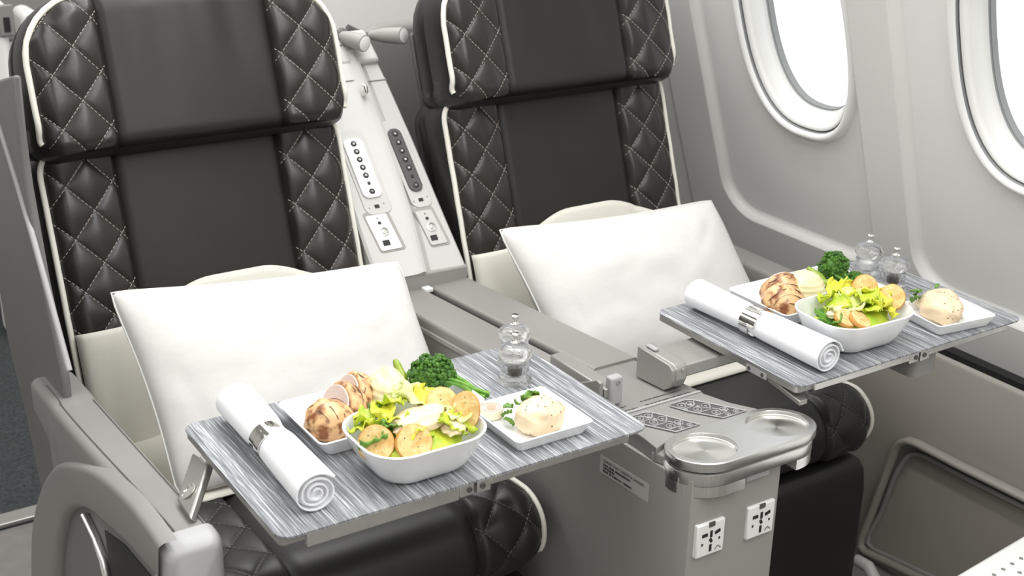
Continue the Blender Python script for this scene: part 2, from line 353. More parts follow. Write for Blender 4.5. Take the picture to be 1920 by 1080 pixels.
def quilted(xc, P, root, nm):
    f = lambda u, v: BK(xc, u, v, P.h(u, v))
    fs = lambda u, s: f(u, P.bot(u) + (P.top(u) - P.bot(u)) * s)
    n = int((P.vt - P.vb) / .0024)
    obj(nm, MB().grid(fs, lin(-SEAM, SEAM, 40), lin(0, 1, n // 2)), LEATHER2, root, smooth=80)
    for sg in (-1, 1):
        us = [sg * (SEAM + (HW - SEAM) * (1 - (1 - t) ** 1.4)) for t in lin(0, 1, 50)]
        b = obj('quilted_bolster', MB().grid(fs, us, lin(0, 1, n)), LEATHER, root, smooth=80)
        st = MB()
        reg = lambda u, v: SEAM + .002 < sg * u < HW - .003 and P.bot(u) + .003 < v < P.top(u) - .004
        dashes(st, (P.vb, P.vt + .02), 0, reg, f, EN)
        stuff(obj('stitching', st, STITCH, b, smooth=0, fixn=False))
def outline(P, closed):
    o = []
    if closed:
        for i in range(9): a = PI * 1.5 - PI / 2 * i / 8; o.append((-(HW - P.rb) + P.rb * math.cos(a), P.vb + P.rb + P.rb * math.sin(a)))
    for v in lin(P.vb + P.rb, P.vt - P.R, 14): o.append((-HW, v))
    for i in range(1, 9):
        a = PI - PI / 2 * i / 8; u = -(HW - P.R) + P.R * math.cos(a); o.append((u, P.top(u)))
    for u in lin(-(HW - P.R), 0, 8)[1:]: o.append((u, P.top(u)))
    o += [(-u, v) for u, v in reversed(o[:-1])]
    return o
def seat(xc, label, cdy, cdz):
    r = tag(empty('airline_seat', (xc, 1.5, 0)), label, 'seat', 'quilted leather cabin seats')
    # backrest and headrest
    quilted(xc, BACK, r, 'backrest'); quilted(xc, HEAD, r, 'headrest')
    for P, closed, nm, dep in ((BACK, False, 'backrest_side', .11), (HEAD, True, 'headrest_side', .125)):
        ol = outline(P, closed); e = lambda u, v: P.h(u * .998, v)
        rings = []
        for out, dw in ((0, 0), (.004, -.010), (.007, -.03), (.008, -.055), (.003, -.058), (.003, -.063), (.008, -.068), (.006, -.10), (-.008, -dep)):
            rg = []
            for u, v in ol:
                k = 1 + out / HW; vc = (P.vb + P.vt) / 2
                rg.append(BK(xc, u * k, v + (v - vc) * out / .12 * (1 if closed else .2), e(u, v) + dw))
            rings.append(rg)
        obj(nm, MB().loft(rings, closed=closed, cap1=closed), BLACKL, r, smooth=60)
        pp = ol if not closed else ol[6:-6]
        path = [BK(xc, u * 1.004, v, e(u, v) + .0012) for u, v in pp]
        obj('piping', MB().tube(path, .0047, 8), PIPING, r, smooth=80)
    # back board
    obj('back_shell', MB().loft([[BK(xc, u, v, w) for u, w in ((-.225, -.10), (-.21, -.13), (.21, -.13), (.225, -.10))] for v in lin(-.45, .42, 8)], True, True), DGREY, r, bevel=.006)
    # cream lower back cover
    zb = lambda u: (.638 + .047 * (1 - sst(.04, .20, abs(u - .02))) - .62) / .9439
    def cv(u, s):
        v0 = -.2; v1 = zb(u); v = v0 + (v1 - v0) * s
        return BK(xc, u, v, BACK.base(u, v) + .010 + .002 * min(1, (1 - s) * 12))
    obj('lower_back_cover', MB().grid(cv, lin(-HW + .003, HW - .003, 40), lin(0, 1, 26)), CREAM, r, smooth=80, solid=.005)
    # seat cushion
    prof = []
    for t in lin(0, 1, 60): prof.append((1.80 + (1.34 - 1.80) * t, .452 + .028 * t))
    for a in lin(88, -35, 46): prof.append((1.34 - .062 * math.cos(math.radians(a)), .418 + .062 * math.sin(math.radians(a))))
    prof.append((1.32, .36))
    prof = [(y + cdy * sst(1.8, 1.4, y), z + cdz) for y, z in prof]
    ar = [0]
    for i in range(1, len(prof)): ar.append(ar[-1] + math.dist(prof[i], prof[i - 1]))
    def pr(s):
        i = 1
        while i < len(ar) - 1 and ar[i] < s: i += 1
        t = (s - ar[i - 1]) / max(1e-6, ar[i] - ar[i - 1]); a, b = prof[i - 1], prof[i]
        dy, dz = b[0] - a[0], b[1] - a[1]; L = math.hypot(dy, dz)
        return (a[0] + dy * t, a[1] + dz * t, dz / L, -dy / L)
    ST = ar[-1]
    def cs(u, s, extra=0):
        y, z, ny, nz = pr(min(ST, max(0, s))); ny, nz = ny, nz
        w = extra - .014 * sst(.19, HW, abs(u)) ** 2 - .006 * gro(u)
        if abs(u) > SEAM: w += .006 * Q(u, s) * min(1, (abs(u) - SEAM) / .008) * min(1, max(0, (HW - abs(u)) / .012 + .2))
        return Vector((xc + u, y + ny * w, z + nz * w))
    ss = lin(0, ST, 230)
    obj('seat_cushion', MB().grid(cs, lin(-SEAM, SEAM, 24), lin(0, ST, 90)), BLACKL, r, smooth=80)
    for sg in (-1, 1):
        b = obj('quilted_bolster', MB().grid(cs, lin(sg * SEAM, sg * HW, 44), ss), BLACKL, r, smooth=80)
        st = MB(); dashes(st, (.3, ST), 0, lambda u, v: SEAM + .002 < sg * u < HW - .003 and v > .3, cs, Vector((0, -.6, .8)))
        stuff(obj('stitching', st, STITCH2, b, smooth=0, fixn=False))
        ed = [cs(sg * HW, s) for s in lin(.05, ST - .01, 60)]
        obj('piping', MB().tube([p + Vector((sg * .002, 0, 0)) for p in ed], .0042, 8), PIPING, r, smooth=80)
        sd = [cs(sg * HW, s) for s in lin(0, ST, 60)] + [Vector((xc + sg * HW, 1.80, .36))]
        m = MB(); m.add(sd, [tuple(range(len(sd)))]); obj('cushion_side', m, BLACKL, r, smooth=0)
    sc = lambda u: (.335 if cdz < .01 else .295) - .10 * sst(.15, .235, abs(u)) ** 2
    obj('cushion_cover', MB().grid(lambda u, t: Vector((xc + u, 0, 0)) + Vector((0, pr(sc(u) * t)[0], pr(sc(u) * t)[1] + .008 * min(1, (1 - t) * 15 + .3) - .016 * sst(.2, HW, abs(u)) ** 2)), lin(-HW + .003, HW - .003, 40), lin(0, 1, 34)), CREAM, r, smooth=80, solid=.003)
    # leg rest
    lr = []
    for z, d in ((.05, 0), (.30, 0), (.335, .004), (.35, .012), (.356, .022)):
        lr.append([(xc - HW + d * .5, 1.284 + d, z), (xc + HW - d * .5, 1.284 + d, z), (xc + HW - d * .5, 1.36 - d, z), (xc - HW + d * .5, 1.36 - d, z)])
    obj('leg_rest', MB().loft(lr, True, True), BLACKL, r, smooth=40, bevel=.005)
    # under-seat frame
    obj('seat_frame', MB().box(xc - .22, xc + .22, 1.38, 1.78, .0, .36), DGREY, r, bevel=.01)
    return r
s1 = seat(.657, 'dark quilted leather seat with grey outer armrest, on the aisle side', -.022, .018)
s2 = seat(1.331, 'dark quilted leather seat beside the windows', 0, 0)

# ---- aisle side shell and arm of the first seat
XS = .372
sh = [pxx(*p, XS) for p in ((40, 140), (52, 262), (64, 350), (95, 525), (128, 680), (134, 720), (150, 900), (120, 1010), (95, 930), (85, 880), (60, 760), (30, 640), (10, 520), (-10, 400), (-60, 300), (-60, 190), (0, 152), (30, 143))]
obj('side_shell', MB().prism(sh, (-.012, .0, 0)), SHELLG, s1, smooth=30, bevel=.004)
obj('shell_trim', MB().tube([pxx(*p, XS - .013) for p in ((-40, 130), (0, 238), (30, 335), (60, 438), (95, 565), (130, 695))], .0042, 8), CAPM, s1, smooth=80)
def armring(y, x0, x1, top, th, r=.012, skew=0):
    return rrect((x0 + x1) / 2, 0, (x1 - x0) / 2, th / 2, r, 0, 5, lambda x, z, q: (x, y, top - th / 2 + z))
rg = []
for y in lin(1.735, 1.635, 6): rg.append(armring(y, .340, .401, za(y) + .004, .055 + .035 * sst(1.75, 1.6, y)))
for y in lin(1.625, 1.19, 26): rg.append(armring(y, .341 + .008 * sst(1.6, 1.2, y), .402, za(y), .10 - .055 * sst(1.62, 1.19, y)))
a1 = obj('arm_pad', MB().loft(rg, True, True), GREYPAD, s1, smooth=50)
obj('arm_seam', MB().tube([(.3535 + .008 * sst(1.6, 1.2, y), y, za(y) + (.0036 if y > 1.63 else .0001)) for y in lin(1.70, 1.195, 40)], .0011, 6), DGREY, a1)
obj('arm_seam', MB().tube([(.3945, y, za(y) - .0008) for y in lin(1.62, 1.195, 30)], .0011, 6), DGREY, a1)
rg = []
for y, d in ((1.195, .0), (1.180, 0), (1.170, .002), (1.163, .007), (1.159, .016)):
    rg.append(rrect(.3700, 0, .0345 - d * .6, .12 - d * .6, .012, 0, 5, lambda x, z, q: (x, y, za(1.18) + .001 - .12 + z)))
obj('arm_end_cap', MB().loft(rg, True, True), CAPM, s1, smooth=60)
def spl(P, n=6):
    P = [Vector(p) for p in P]; o = []
    for i in range(len(P) - 1):
        a, b, c, d = P[max(0, i - 1)], P[i], P[i + 1], P[min(len(P) - 1, i + 2)]
        for k in range(n):
            t = k / n; o.append(.5 * ((2 * b) + (c - a) * t + (2 * a - 5 * b + 4 * c - d) * t * t + (3 * b - a - 3 * c + d) * t ** 3))
    return o + [P[-1]]
out = [pxx(*p, .332) for p in ((58, 1180), (55, 1080), (56, 1000), (66, 940), (84, 893), (106, 871), (140, 872), (180, 888), (230, 932), (265, 975), (297, 1022))]
inr = [pxx(*p, .332) for p in ((100, 1180), (104, 1080), (106, 1040), (112, 1000), (122, 968), (140, 955), (165, 960), (190, 982), (230, 1018), (265, 1056), (297, 1092))]
out, inr = spl(out), spl(inr); O_ = lambda P, k, dx: [p * (1 - k) + q * k + Vector((dx, 0, 0)) for p, q in zip(P[0], P[1])]
mb = MB().loft([O_((out, inr), 0, .020), O_((out, inr), .0, .006), O_((out, inr), .06, .001), O_((out, inr), .14, 0), O_((out, inr), .86, 0), O_((out, inr), .95, .003), O_((out, inr), 1, .010), O_((out, inr), 1, .020)], closed=False)
obj('arm_arch', mb, PLASTD, s1, smooth=60)
ins = [p + Vector((.012, 0, 0)) for p in inr]
mb = MB(); mb.add(ins, [tuple(range(len(ins)))]); obj('arch_panel', mb, SHELLG, s1, smooth=0)
mb = MB(); bp = [pxx(*p, .3425) for p in ((196, 995), (232, 1021), (300, 1102), (300, 1180), (222, 1180))]; mb.prism(bp, (.004, 0, 0)); obj('arch_shadow', mb, BLACK, s1, smooth=0)  # black sheet painting in the shadow gap beside the strip, inside the arch
obj('chrome_strip', MB().tube([pxx(*p, .338) for p in ((158, 965), (180, 1010), (195, 1050), (205, 1100), (212, 1180))], .006, 8, flat=.5), ALU, s1, smooth=80)
obj('arm_frame', MB().box(.352, .398, 1.17, 1.72, .05, .58), PLASTD, s1, bevel=.004)
# ---- window side arm of the second seat
obj('arm_pad', MB().loft([rrect(1.618, 0, .028, .02, .008, 0, 4, lambda x, z, q: (x, y, .585 - .02 + z)) for y in lin(1.76, 1.40, 8)], True, True), GREYPAD, s2, smooth=50)
obj('arm_frame', MB().box(1.594, 1.642, 1.42, 1.74, .30, .555), LOWM, s2, bevel=.008)

# ------------------------------------------------------------------ centre console
con = tag(empty('centre_console', (1.0, 1.4, 0)), 'grey centre console between the two seats with control tower and metal cup tray', 'console')
def A(x, y, dz=0): return Vector((x, y, za(y) + dz))
# body under the lids
bd = []
for y, x0, x1 in ((1.80, .925, 1.075), (1.30, .925, 1.075), (1.12, .916, 1.07), (1.02, .911, 1.066)):
    bd.append([(x0, y, .05), (x1, y, .05), (x1, y, za(y) - .022), (x0, y, za(y) - .022)])
f0 = bd[-1]
bd.append([(.918, 1.003, .05), (1.062, 1.003, .05), (1.062, 1.003, za(1.0) - .022), (.918, 1.003, za(1.0) - .022)])
bd.append([(.928, .998, .05), (1.056, .998, .05), (1.056, .998, za(1.0) - .022), (.928, .998, za(1.0) - .022)])
obj('console_body', MB().loft(bd, True, True), PLAST2, con, smooth=35)
# two arm lids with a slot between them
for x0, x1, y0, nm in ((.916, .990, 1.335, 'arm_lid'), (1.004, 1.083, 1.318, 'arm_lid')):
    rr = [rrect((x0 + x1) / 2, 0, (x1 - x0) / 2, .0155, .006, 0, 4, lambda x, z, q: (x, y, za(y) - .0155 + z)) for y in lin(1.792, y0, 10)]
    l = obj(nm, MB().loft(rr, True, True), GREYPAD2, con, smooth=50)
    obj('lid_lip', MB().box(x0 - .002, x1 - .004, y0 + .004, 1.79, -.026, -.0165, lambda x, y, z: A(x, y, z)), PLAST2, l, bevel=.002)
obj('lid_slot', MB().box(.988, 1.006, 1.34, 1.775, -.024, -.009, lambda x, y, z: A(x, y, z)), BLACK, con, smooth=0)
obj('latch', MB().box(.984, .999, 1.758, 1.776, -.004, .004, lambda x, y, z: A(x, y, z)), WHITE, con, bevel=.002)
# hinge bay plate and control plate
obj('hinge_plate', MB().box(.922, 1.078, 1.169, 1.334, -.024, -.004, lambda x, y, z: A(x, y, z)), HINGE, con, bevel=.002)
cpts = [(.926, 1.167), (.920, 1.10), (.914, 1.066), (.930, 1.0725), (1.095, 1.0725), (1.112, 1.060), (1.094, 1.082), (1.078, 1.12), (1.070, 1.167)]
obj('control_plate', MB().prism([A(x, y, -.022) for x, y in cpts], (0, 0, .0215)), PLASTD, con, smooth=20, bevel=.0015)
obj('plate_seam', MB().box(.927, 1.071, 1.167, 1.1715, -.004, .0008, lambda x, y, z: A(x, y, z)), CAPM, con, smooth=0)
# icon panels with their drawn controls
def icon(x0, x1, y0, y1, skew):
    Pm = lambda a, b, dz=0: A(x0 + (x1 - x0) * a + skew * b, y1 + (y0 - y1) * b, dz)
    poly = [Pm(.0, .45), Pm(.0, .06), Pm(.10, 0), Pm(.62, 0), Pm(.75, .08), Pm(1, 1), Pm(.2, 1)]
    b = obj('control_panel', MB().prism([p + Vector((0, 0, -.0005)) for p in poly], (0, 0, .0014)), DGREY, con, smooth=20)
    mb = MB(); mb.tube([p + Vector((0, 0, .0013)) for p in poly], .0010, 5, closed=True)
    for a, c, rr in ((.22, .16, .0055), (.50, .18, .0055), (.28, .45, .0055), (.62, .42, .006), (.40, .75, .0055), (.72, .72, .0055), (.82, .90, .0035), (.5, .93, .0032), (.05, .34, .003), (.45, .36, .0025)):
        mb.tube([Pm(a, c, .0013) + Vector((math.cos(t) * rr, math.sin(t) * rr, 0)) for t in lin(0, 2 * PI, 15)[:-1]], .0006, 4, closed=True)
        mb.tube([Pm(a, c, .0013) + Vector((math.cos(t) * rr * .3, math.sin(t) * rr * .3, 0)) for t in lin(0, 2 * PI, 7)[:-1]], .0005, 4, closed=True)
    for q in (((.0, .30), (.40, .30), (.75, .10)), ((.05, .58), (.50, .58), (.84, .36)), ((.12, .86), (.6, .84), (.95, .60)), ((.36, .08), (.46, .28)), ((.58, .56), (.70, .80))):
        mb.tube([Pm(a, c, .0013) for a, c in q], .0007, 4)
    obj('control_icons', mb, CAPM, b, smooth=60)
icon(.936, .984, 1.086, 1.155, .014); icon(1.004, 1.052, 1.084, 1.156, .022)
def microprint(mb, f, a0, a1, b, h, seed):
    rn = random.Random(seed); a = a0
    while a < a1:
        w = rn.uniform(.0012, .0032); q = [f(a, b), f(min(a1, a + w), b), f(min(a1, a + w), b + h), f(a, b + h)]
        mb.add(q, [(0, 1, 2, 3)]); a += w + (rn.uniform(.0003, .0008) if rn.random() < .75 else .002)
mb = MB(); FT = lambda a, b: A(a, b, -.0034)
for i, (a0, a1, b) in enumerate(((.938, .965, 1.192), (.944, .975, 1.180), (.990, 1.058, 1.193), (.988, 1.064, 1.180))): microprint(mb, FT, a0, a1, b, .0022, i)
obj('small_print', mb, PRINT, con, smooth=0)
# drink tray: stacked aluminium slabs
CC = ((.957, 1.029), (1.075, 1.029))
def stad(r, dz, c=CC, n=20):
    P = []
    for i in range(n + 1): t = PI / 2 + PI * i / n; P.append(A(c[0][0] + r * math.cos(t), c[0][1] + r * math.sin(t), 0) * 1)
    for i in range(n + 1): t = -PI / 2 + PI * i / n; P.append(A(c[1][0] + r * math.cos(t), c[1][1] + r * math.sin(t), 0) * 1)
    return [p + Vector((0, 0, dz)) for p in P]
def circ(c, r, dz, n=40): return [A(c[0] + r * math.cos(2 * PI * k / n), c[1] + r * math.sin(2 * PI * k / n), dz) for k in range(n)]
ct = obj('drink_tray', filled([stad(.0468, .004), circ(CC[0], .0395, .004), circ(CC[1], .0395, .004)]), ALU, con, smooth=30)
obj('tray_edge', MB().loft([stad(.0468, .004), stad(.048, .0030), stad(.048, -.0075), stad(.047, -.0085), stad(.040, -.0085)]), ALU, ct, smooth=50)
for c in CC:
    obj('recess_wall', MB().loft([circ(c, .0395, .004), circ(c, .0388, .003), circ(c, .0388, -.001), circ(c, .038, -.0015)]), ALU, ct, smooth=50)
    d = MB(); rings = [circ(c, .038 * k / 8, -.0015) for k in range(8, 0, -1)]; d.loft(rings); n = len(d.v); d.add(circ(c, .038 / 8, -.0015), [tuple(range(40))])
    me = bpy.data.meshes.new('recess_disc'); o0 = A(c[0], c[1], 0); me.from_pydata([tuple(Vector(p) - o0) for p in d.v], [], d.f)
    dd_ = bpy.data.objects.new('recess_disc', me); COL.objects.link(dd_); me.materials.append(DISC); dd_.parent = ct; dd_.location = o0 - LOC[con.name]; me.shade_smooth()
C2 = ((.957, 1.031), (1.074, 1.031))
obj('tray_mount', MB().prism([A(x, y, -.022) for x, y in ((.914, 1.076), (1.102, 1.076), (1.082, 1.0), (.928, 1.0))], (0, 0, .013)), PLAST2, ct, smooth=20, bevel=.002)
obj('tray_core', MB().loft([stad(.040, -.0085, C2), stad(.040, -.020, C2)], True, True), ALUD, ct, smooth=50)
obj('tray_slab', MB().loft([stad(.0460, -.0125, C2), stad(.0472, -.0135, C2), stad(.0472, -.0280, C2), stad(.0460, -.0290, C2)], True, True), ALU, ct, smooth=50)
def halfst(r, a0, a1, c, dz): return [A(c[0] + r * math.cos(t), c[1] + r * math.sin(t), dz) for t in lin(a0, a1, 18)]
for c, a0, a1, xe in ((C2[0], PI * .88, PI * 1.5, .985), (C2[1], -PI / 2 - .1, PI * .2, None)):
    o_ = halfst(.0468, a0, a1, c, -.0290)
    if xe: o_.append(A(xe, c[1] - .0468, -.0290))
    cen = [A(c[0], c[1], -.0290)]
    pl_ = o_ + ([A(xe, c[1], -.0290)] if xe else []) + cen
    obj('tray_foot', MB().prism(pl_, (0, 0, -.014)), ALU, ct, smooth=40)
obj('tray_catch', MB().box(.993, 1.03, .990, 1.0, za(1) - .039, za(1) - .0275), CAPM, ct, bevel=.001)
# power sockets on the console front
for i, (x0, x1, zt) in enumerate(((.9245, .968, .5865), (1.0055, 1.0495, .5865))):
    yF = .9975
    sk = obj('power_socket', MB().box(x0, x1, yF - .004, yF + .004, zt - .0455, zt), WHITE, con, bevel=.0016)
    xm = (x0 + x1) / 2
    def hole(a, b, w, h, rot=0, m=BLACK, d=.0048):
        c = Vector((xm + a, yF - d + .0008, zt - .0228 + b)); cr, sr = math.cos(rot), math.sin(rot)
        return obj('socket_slot', MB().obox(c, Vector((cr, 0, sr)) * w / 2, Vector((0, .0008, 0)), Vector((-sr, 0, cr)) * h / 2), m, sk, smooth=0)
    hole(-.010, .0075, .0085, .0042); hole(.010, .0075, .0085, .0042, .3); hole(0, .007, .0035, .009); hole(0, -.002, .0038, .006, .5); hole(0, -.0125, .0034, .0095)
    hole(-.0135, -.0045, .002, .003); hole(.0135, -.0025, .002, .003)
    hole(0, .0205, .009, .006, 0, DGREY, .0052)
    obj('socket_logo', MB().tube([Vector((xm + a, yF - .0045, zt - .0228 + b)) for a, b in ((.007, -.017), (.012, -.0125), (.017, -.017))], .0005, 4), PRINT, sk)
# notice on the console's aisle side
lb0 = Vector((.9135, 1.185, .598))
lab = obj('notice_label', MB().obox((.911 + .05 * .1085 - .0001, 1.1285, .5895), Vector((-.00265, -.053, .0050)), Vector((.0003, 0, 0)), Vector((0, 0, .0125))), PLAST, con, smooth=0)
ex = Vector((-.05, -1, .09))
text('notice_text', 'DURING TAXI, TAKEOFF & LANDING', .0054, (.911 + .05 * .154 - .0006, 1.174, .5905), ex, (0, 0, 1), PRINT, con, .00005)
mb = MB(); FL = lambda a, b: Vector((.911 + .05 * .154 - .0006 - .05 * a, 1.174 - a, b + .09 * a))
for i, (n, b) in enumerate(((.060, .5850), (.026, .5805), (.064, .5760))): microprint(mb, FL, 0, n, b, .0030, 20 + i)
obj('notice_print', mb, PRINT, con, smooth=0)
# hinge fittings
lh = obj('tray_hinge', MB().box(.938, .961, 1.204, 1.330, .662, .676), HINGE, con, bevel=.002)
obj('hinge_plate', MB().box(.9435, .963, 1.198, 1.212, .652, .692), CAPM, lh, bevel=.003)
obj('bolt', MB().lathe([(.0032, 0), (.0032, .001), (.0018, .0012), (.0018, .0006)], (.9545, 1.198, .684), 16, (0, -1, 0)), ALUD, lh)
obj('hinge_lug', MB().box(.940, .958, 1.318, 1.336, .652, .662), CAPM, lh, bevel=.002)
obj('hinge_cheek', MB().prism([(.930, 1.262, .662), (.930, 1.212, .688), (.930, 1.205, .686), (.930, 1.205, .655)], (.006, 0, 0)), HINGE, lh, bevel=.001)
prf = [(1.264, .646), (1.264, .692), (1.196, .690), (1.189, .684), (1.189, .668), (1.194, .657), (1.204, .650)]
rh = obj('tray_hinge', MB().prism([(1.037, y, z) for y, z in prf], (.006, 0, 0)), HINGE, con, smooth=20, bevel=.0012)
obj('hinge_block', MB().prism([(1.044, y + .002, z - .001) for y, z in prf], (.022, 0, 0)), HINGE, rh, smooth=20, bevel=.003)
obj('hinge_lug', MB().box(1.046, 1.054, 1.238, 1.258, .690, .695), CAPM, rh, bevel=.002)
obj('bolt', MB().lathe([(.0030, 0), (.0030, .001), (.0016, .0012)], (1.058, 1.1905, .680), 16, (0, -1, 0)), ALUD, rh)
# ---- control tower leaning back between the headrests
TS = Vector((0, .677, .736)); TN = Vector((0, -.736, .677))     # up the slope, off the face
T0 = Vector((0, 1.775, .637))
def T(x, s, w=0): return Vector((x, 0, 0)) + T0 + TS * s + TN * w
sec = []
for s, xl, xr in ((0, .904, 1.078), (.10, .905, 1.074), (.25, .91, 1.069), (.37, .92, 1.062), (.43, .93, 1.056)):
    mid = (.990, 1.002, 1.012, 1.012, 1.01)[len(sec)]
    sec.append([T(xl, s, -.06), T(xl, s, -.004), T(xl + .004, s, 0), T(mid - .012, s, 0), T(mid - .002, s, .006), T(mid + .004, s, .004), T(mid + .009, s, -.016), T(mid + .013, s, -.018), T(mid + .019, s, -.010), T(xr - .004, s, -.010), T(xr, s, -.014), T(xr, s, -.06)])
tw = obj('control_tower', MB().loft(sec, True, True), PLAST, con, smooth=35)
bs = [[(.905, 1.84, .60), (1.079, 1.84, .60), (1.079, 1.781, .60), (.905, 1.776, .60)], [(.905, 1.84, .64), (1.079, 1.84, .64), (1.079, 1.781, .632), (.905, 1.776, .637)]]
obj('tower_foot', MB().loft(bs, True, True), PLAST2, tw, smooth=20, bevel=.003)
def onT(px, py, w=0):
    p = ptow(px, py); return p + TN * w
def tpoly(pix, w): return [onT(x, y, w) for x, y in pix]
def tplate(name, ca, cb, wid, hgt, r, mt, w0, th, par, skx=.0):
    rg = rrect(0, 0, wid / 2, hgt / 2, r, 0, 6, lambda x, s, z: T(ca + x + skx * s, cb + s, w0))
    return obj(name, MB().loft([rg, [p + TN * th for p in rg]], True, True), mt, par, smooth=40, bevel=.001)
def slope(px, py): p = ptow(px, py) - T0; return p.x, p.dot(TS)
# handset docks
for i, (ptop, pbot, wt, mt, wz) in enumerate((((657, 262), (700, 372), .040, WHITE, .0), ((738, 238), (786, 355), .030, DGREY, -.010))):
    (x0, a), (x1, b) = slope(*ptop), slope(*pbot); sk = (x0 - x1) / (a - b); xm, sm_ = (x0 + x1) / 2, (a + b) / 2; L = a - b
    dk = tplate('handset_dock', xm + (.002 if i == 0 else .001), sm_ - .006, wt + .010, L + .048, .014, PLAST, wz, .0018, tw, sk)
    hs = tplate('handset', xm, sm_, wt - .004, L, .012, mt, wz + .0018, .0035, tw, sk)
    for k in range(7):
        s_ = a - .011 - k * (L - .022) / 6; xk = xm + sk * (s_ - sm_)
        if k == 5: obj('handset_port', MB().obox(T(xk, s_, wz + .0058), Vector((.0024, 0, 0)), TS * .0028, TN * .0005), BLACK, hs, smooth=0)
        else:
            bt = obj('button', MB().lathe([(.0052, 0), (.0052, .0010), (.0044, .0014)], T(xk, s_, wz + .005), 18, TN), BLACK, hs)
            obj('button_mark', MB().lathe([(.0022, 0), (.0022, .0004)], T(xk, s_, wz + .0064), 10, TN), PLAST if k < 5 else PLASTD, bt)
    s_ = b - .016; xk = xm + sk * (s_ - sm_)
    obj('dock_port', MB().obox(T(xk, s_, wz + .0022), Vector((.0042, 0, 0)), TS * .003, TN * .0006), BLACK, dk, smooth=0)
    for q in (-.014, .014): obj('screw', MB().lathe([(.0018, 0), (.0015, .0007)], T(xk + q, s_ + (.004 if q > 0 else -.001), wz + .0018), 10, TN), ALUD, dk)
# headphone jack plates
for i, (pc, wz) in enumerate((((719, 436), 0), ((812, 422), -.010))):
    x, s = slope(*pc); sk = -.12
    fr_ = tplate('jack_recess', x + .002, s + .002, .048 if i == 0 else .039, .076, .006, PLAST2, wz, .0008, tw, sk)
    pl2 = tplate('jack_plate', x, s, .039 if i == 0 else .032, .066, .003, WHITE if i == 0 else PLAST, wz + .0008, .0018, tw, sk)
    for ds, rr in ((.026, .0012), (.017, .0030)):
        obj('jack_hole', MB().lathe([(rr, 0), (rr, .0006)], T(x + sk * ds, s + ds, wz + .0025), 14, TN), BLACK, pl2)
    obj('jack_ring', MB().lathe([(.0085, 0), (.0085, .0015), (.0066, .002), (.0052, .0006), (.003, .0006), (.003, .0022), (.0014, .0024)], T(x, s, wz + .0025), 24, TN), ALU, pl2)
    obj('jack_port', MB().obox(T(x - sk * -.022, s - .020, wz + .003), Vector((.0062, 0, 0)), TS * .0048, TN * .0006), BLACK, pl2, smooth=0)
# lamp housing at the tower head with two reading lamps
hd = [T(.93, .405, -.05), T(1.058, .405, -.05), T(1.050, .472, -.05), T(.945, .472, -.05)]
hh = obj('tower_head', MB().prism(hd, TN * .052), PLAST, tw, smooth=20, bevel=.006)
obj('head_seam', MB().tube([T(x, .372, .0004) for x in (.93, .99)] + [T(1.02, .372, -.0095), T(1.06, .372, -.0095)], .0012, 6), PLASTD, tw)
obj('coat_hook', MB().tube([T(1.0, .340, .004), T(1.0, .338, .016), T(1.0, .346, .020), T(1.0, .354, .016)], .0035, 8), CHROME, tw, smooth=60)
mb = MB(); FH = lambda a, b: T(a, b, .0024)
microprint(mb, FH, .985, 1.012, .452, .0035, 31); microprint(mb, FH, .985, .998, .440, .0035, 32)
obj('lamp_print', mb, PRINT, hh, smooth=0)
for i, (pa, pb, yy, yb) in enumerate((((684, 82), (636, 66), 2.030, 2.09), ((757, 67), (694, 66), 2.045, 2.11))):
    e = pyy(*pa, yy); s_ = pyy(*pb, yb); ax = (s_ - e); L = ax.length; ax.normalize()
    lp = obj('reading_lamp', MB().lathe([(.0135, 0), (.0150, .001), (.0150, .006), (.0146, .02), (.0132, L * .6), (.0095, L * .85), (.007, L)], e, 28, ax), PLAST2, con, smooth=50)
    obj('lamp_lens', MB().lathe([(.0130, -.0006), (.011, -.0014), (.0001, -.0018)], e, 24, ax), WHITE, lp, smooth=60)
    st = T(1.0 + i * .004, .455, 0) if i == 0 else T(1.03, .49, -.02)
    obj('lamp_neck', MB().tube([s_ + (e - s_) * (.3 if i == 0 else 0), (s_ * .6 + st * .4) if i == 0 else s_ + ax * .015, st], .006, 10), DGREY, lp, smooth=60)
obj('neck_socket', MB().lathe([(.013, -.004), (.013, .004), (.008, .008), (.006, .010)], T(1.003, .462, .002), 18, TN), DGREY, tw)

# ------------------------------------------------------------------ shell of the row behind
rs = [pyy(*p, 2.22) for p in ((690, 62), (704, 52), (722, 48), (850, 34), (850, 420), (850, 900), (640, 900), (640, 66))]
tag(obj('rear_shell', MB().prism(rs, (0, .04, 0)), PLASTD, smooth=20, bevel=.012, seg=3), 'plain grey seat shell behind the reading lamps', 'seat shell')
for x0, x1 in ((1.60, 1.72),):
    tag(obj('partition_panel', MB().prism([(x0 - .10, 2.14, .3), (x1 + .05, 2.14, .3), (x1 - .06, 2.14, 1.12), (x0 - .10, 2.14, 1.14)], (0, .03, 0)), PLASTD, smooth=20, bevel=.008), 'grey partition panel between window seat and sidewall', 'panel')

tag(obj('bulkhead_panel', MB().box(.98, 1.54, 2.62, 2.66, 0, 1.2), BACKM, smooth=0, bevel=.01), 'white bulkhead panel behind the reading lamps', 'bulkhead')
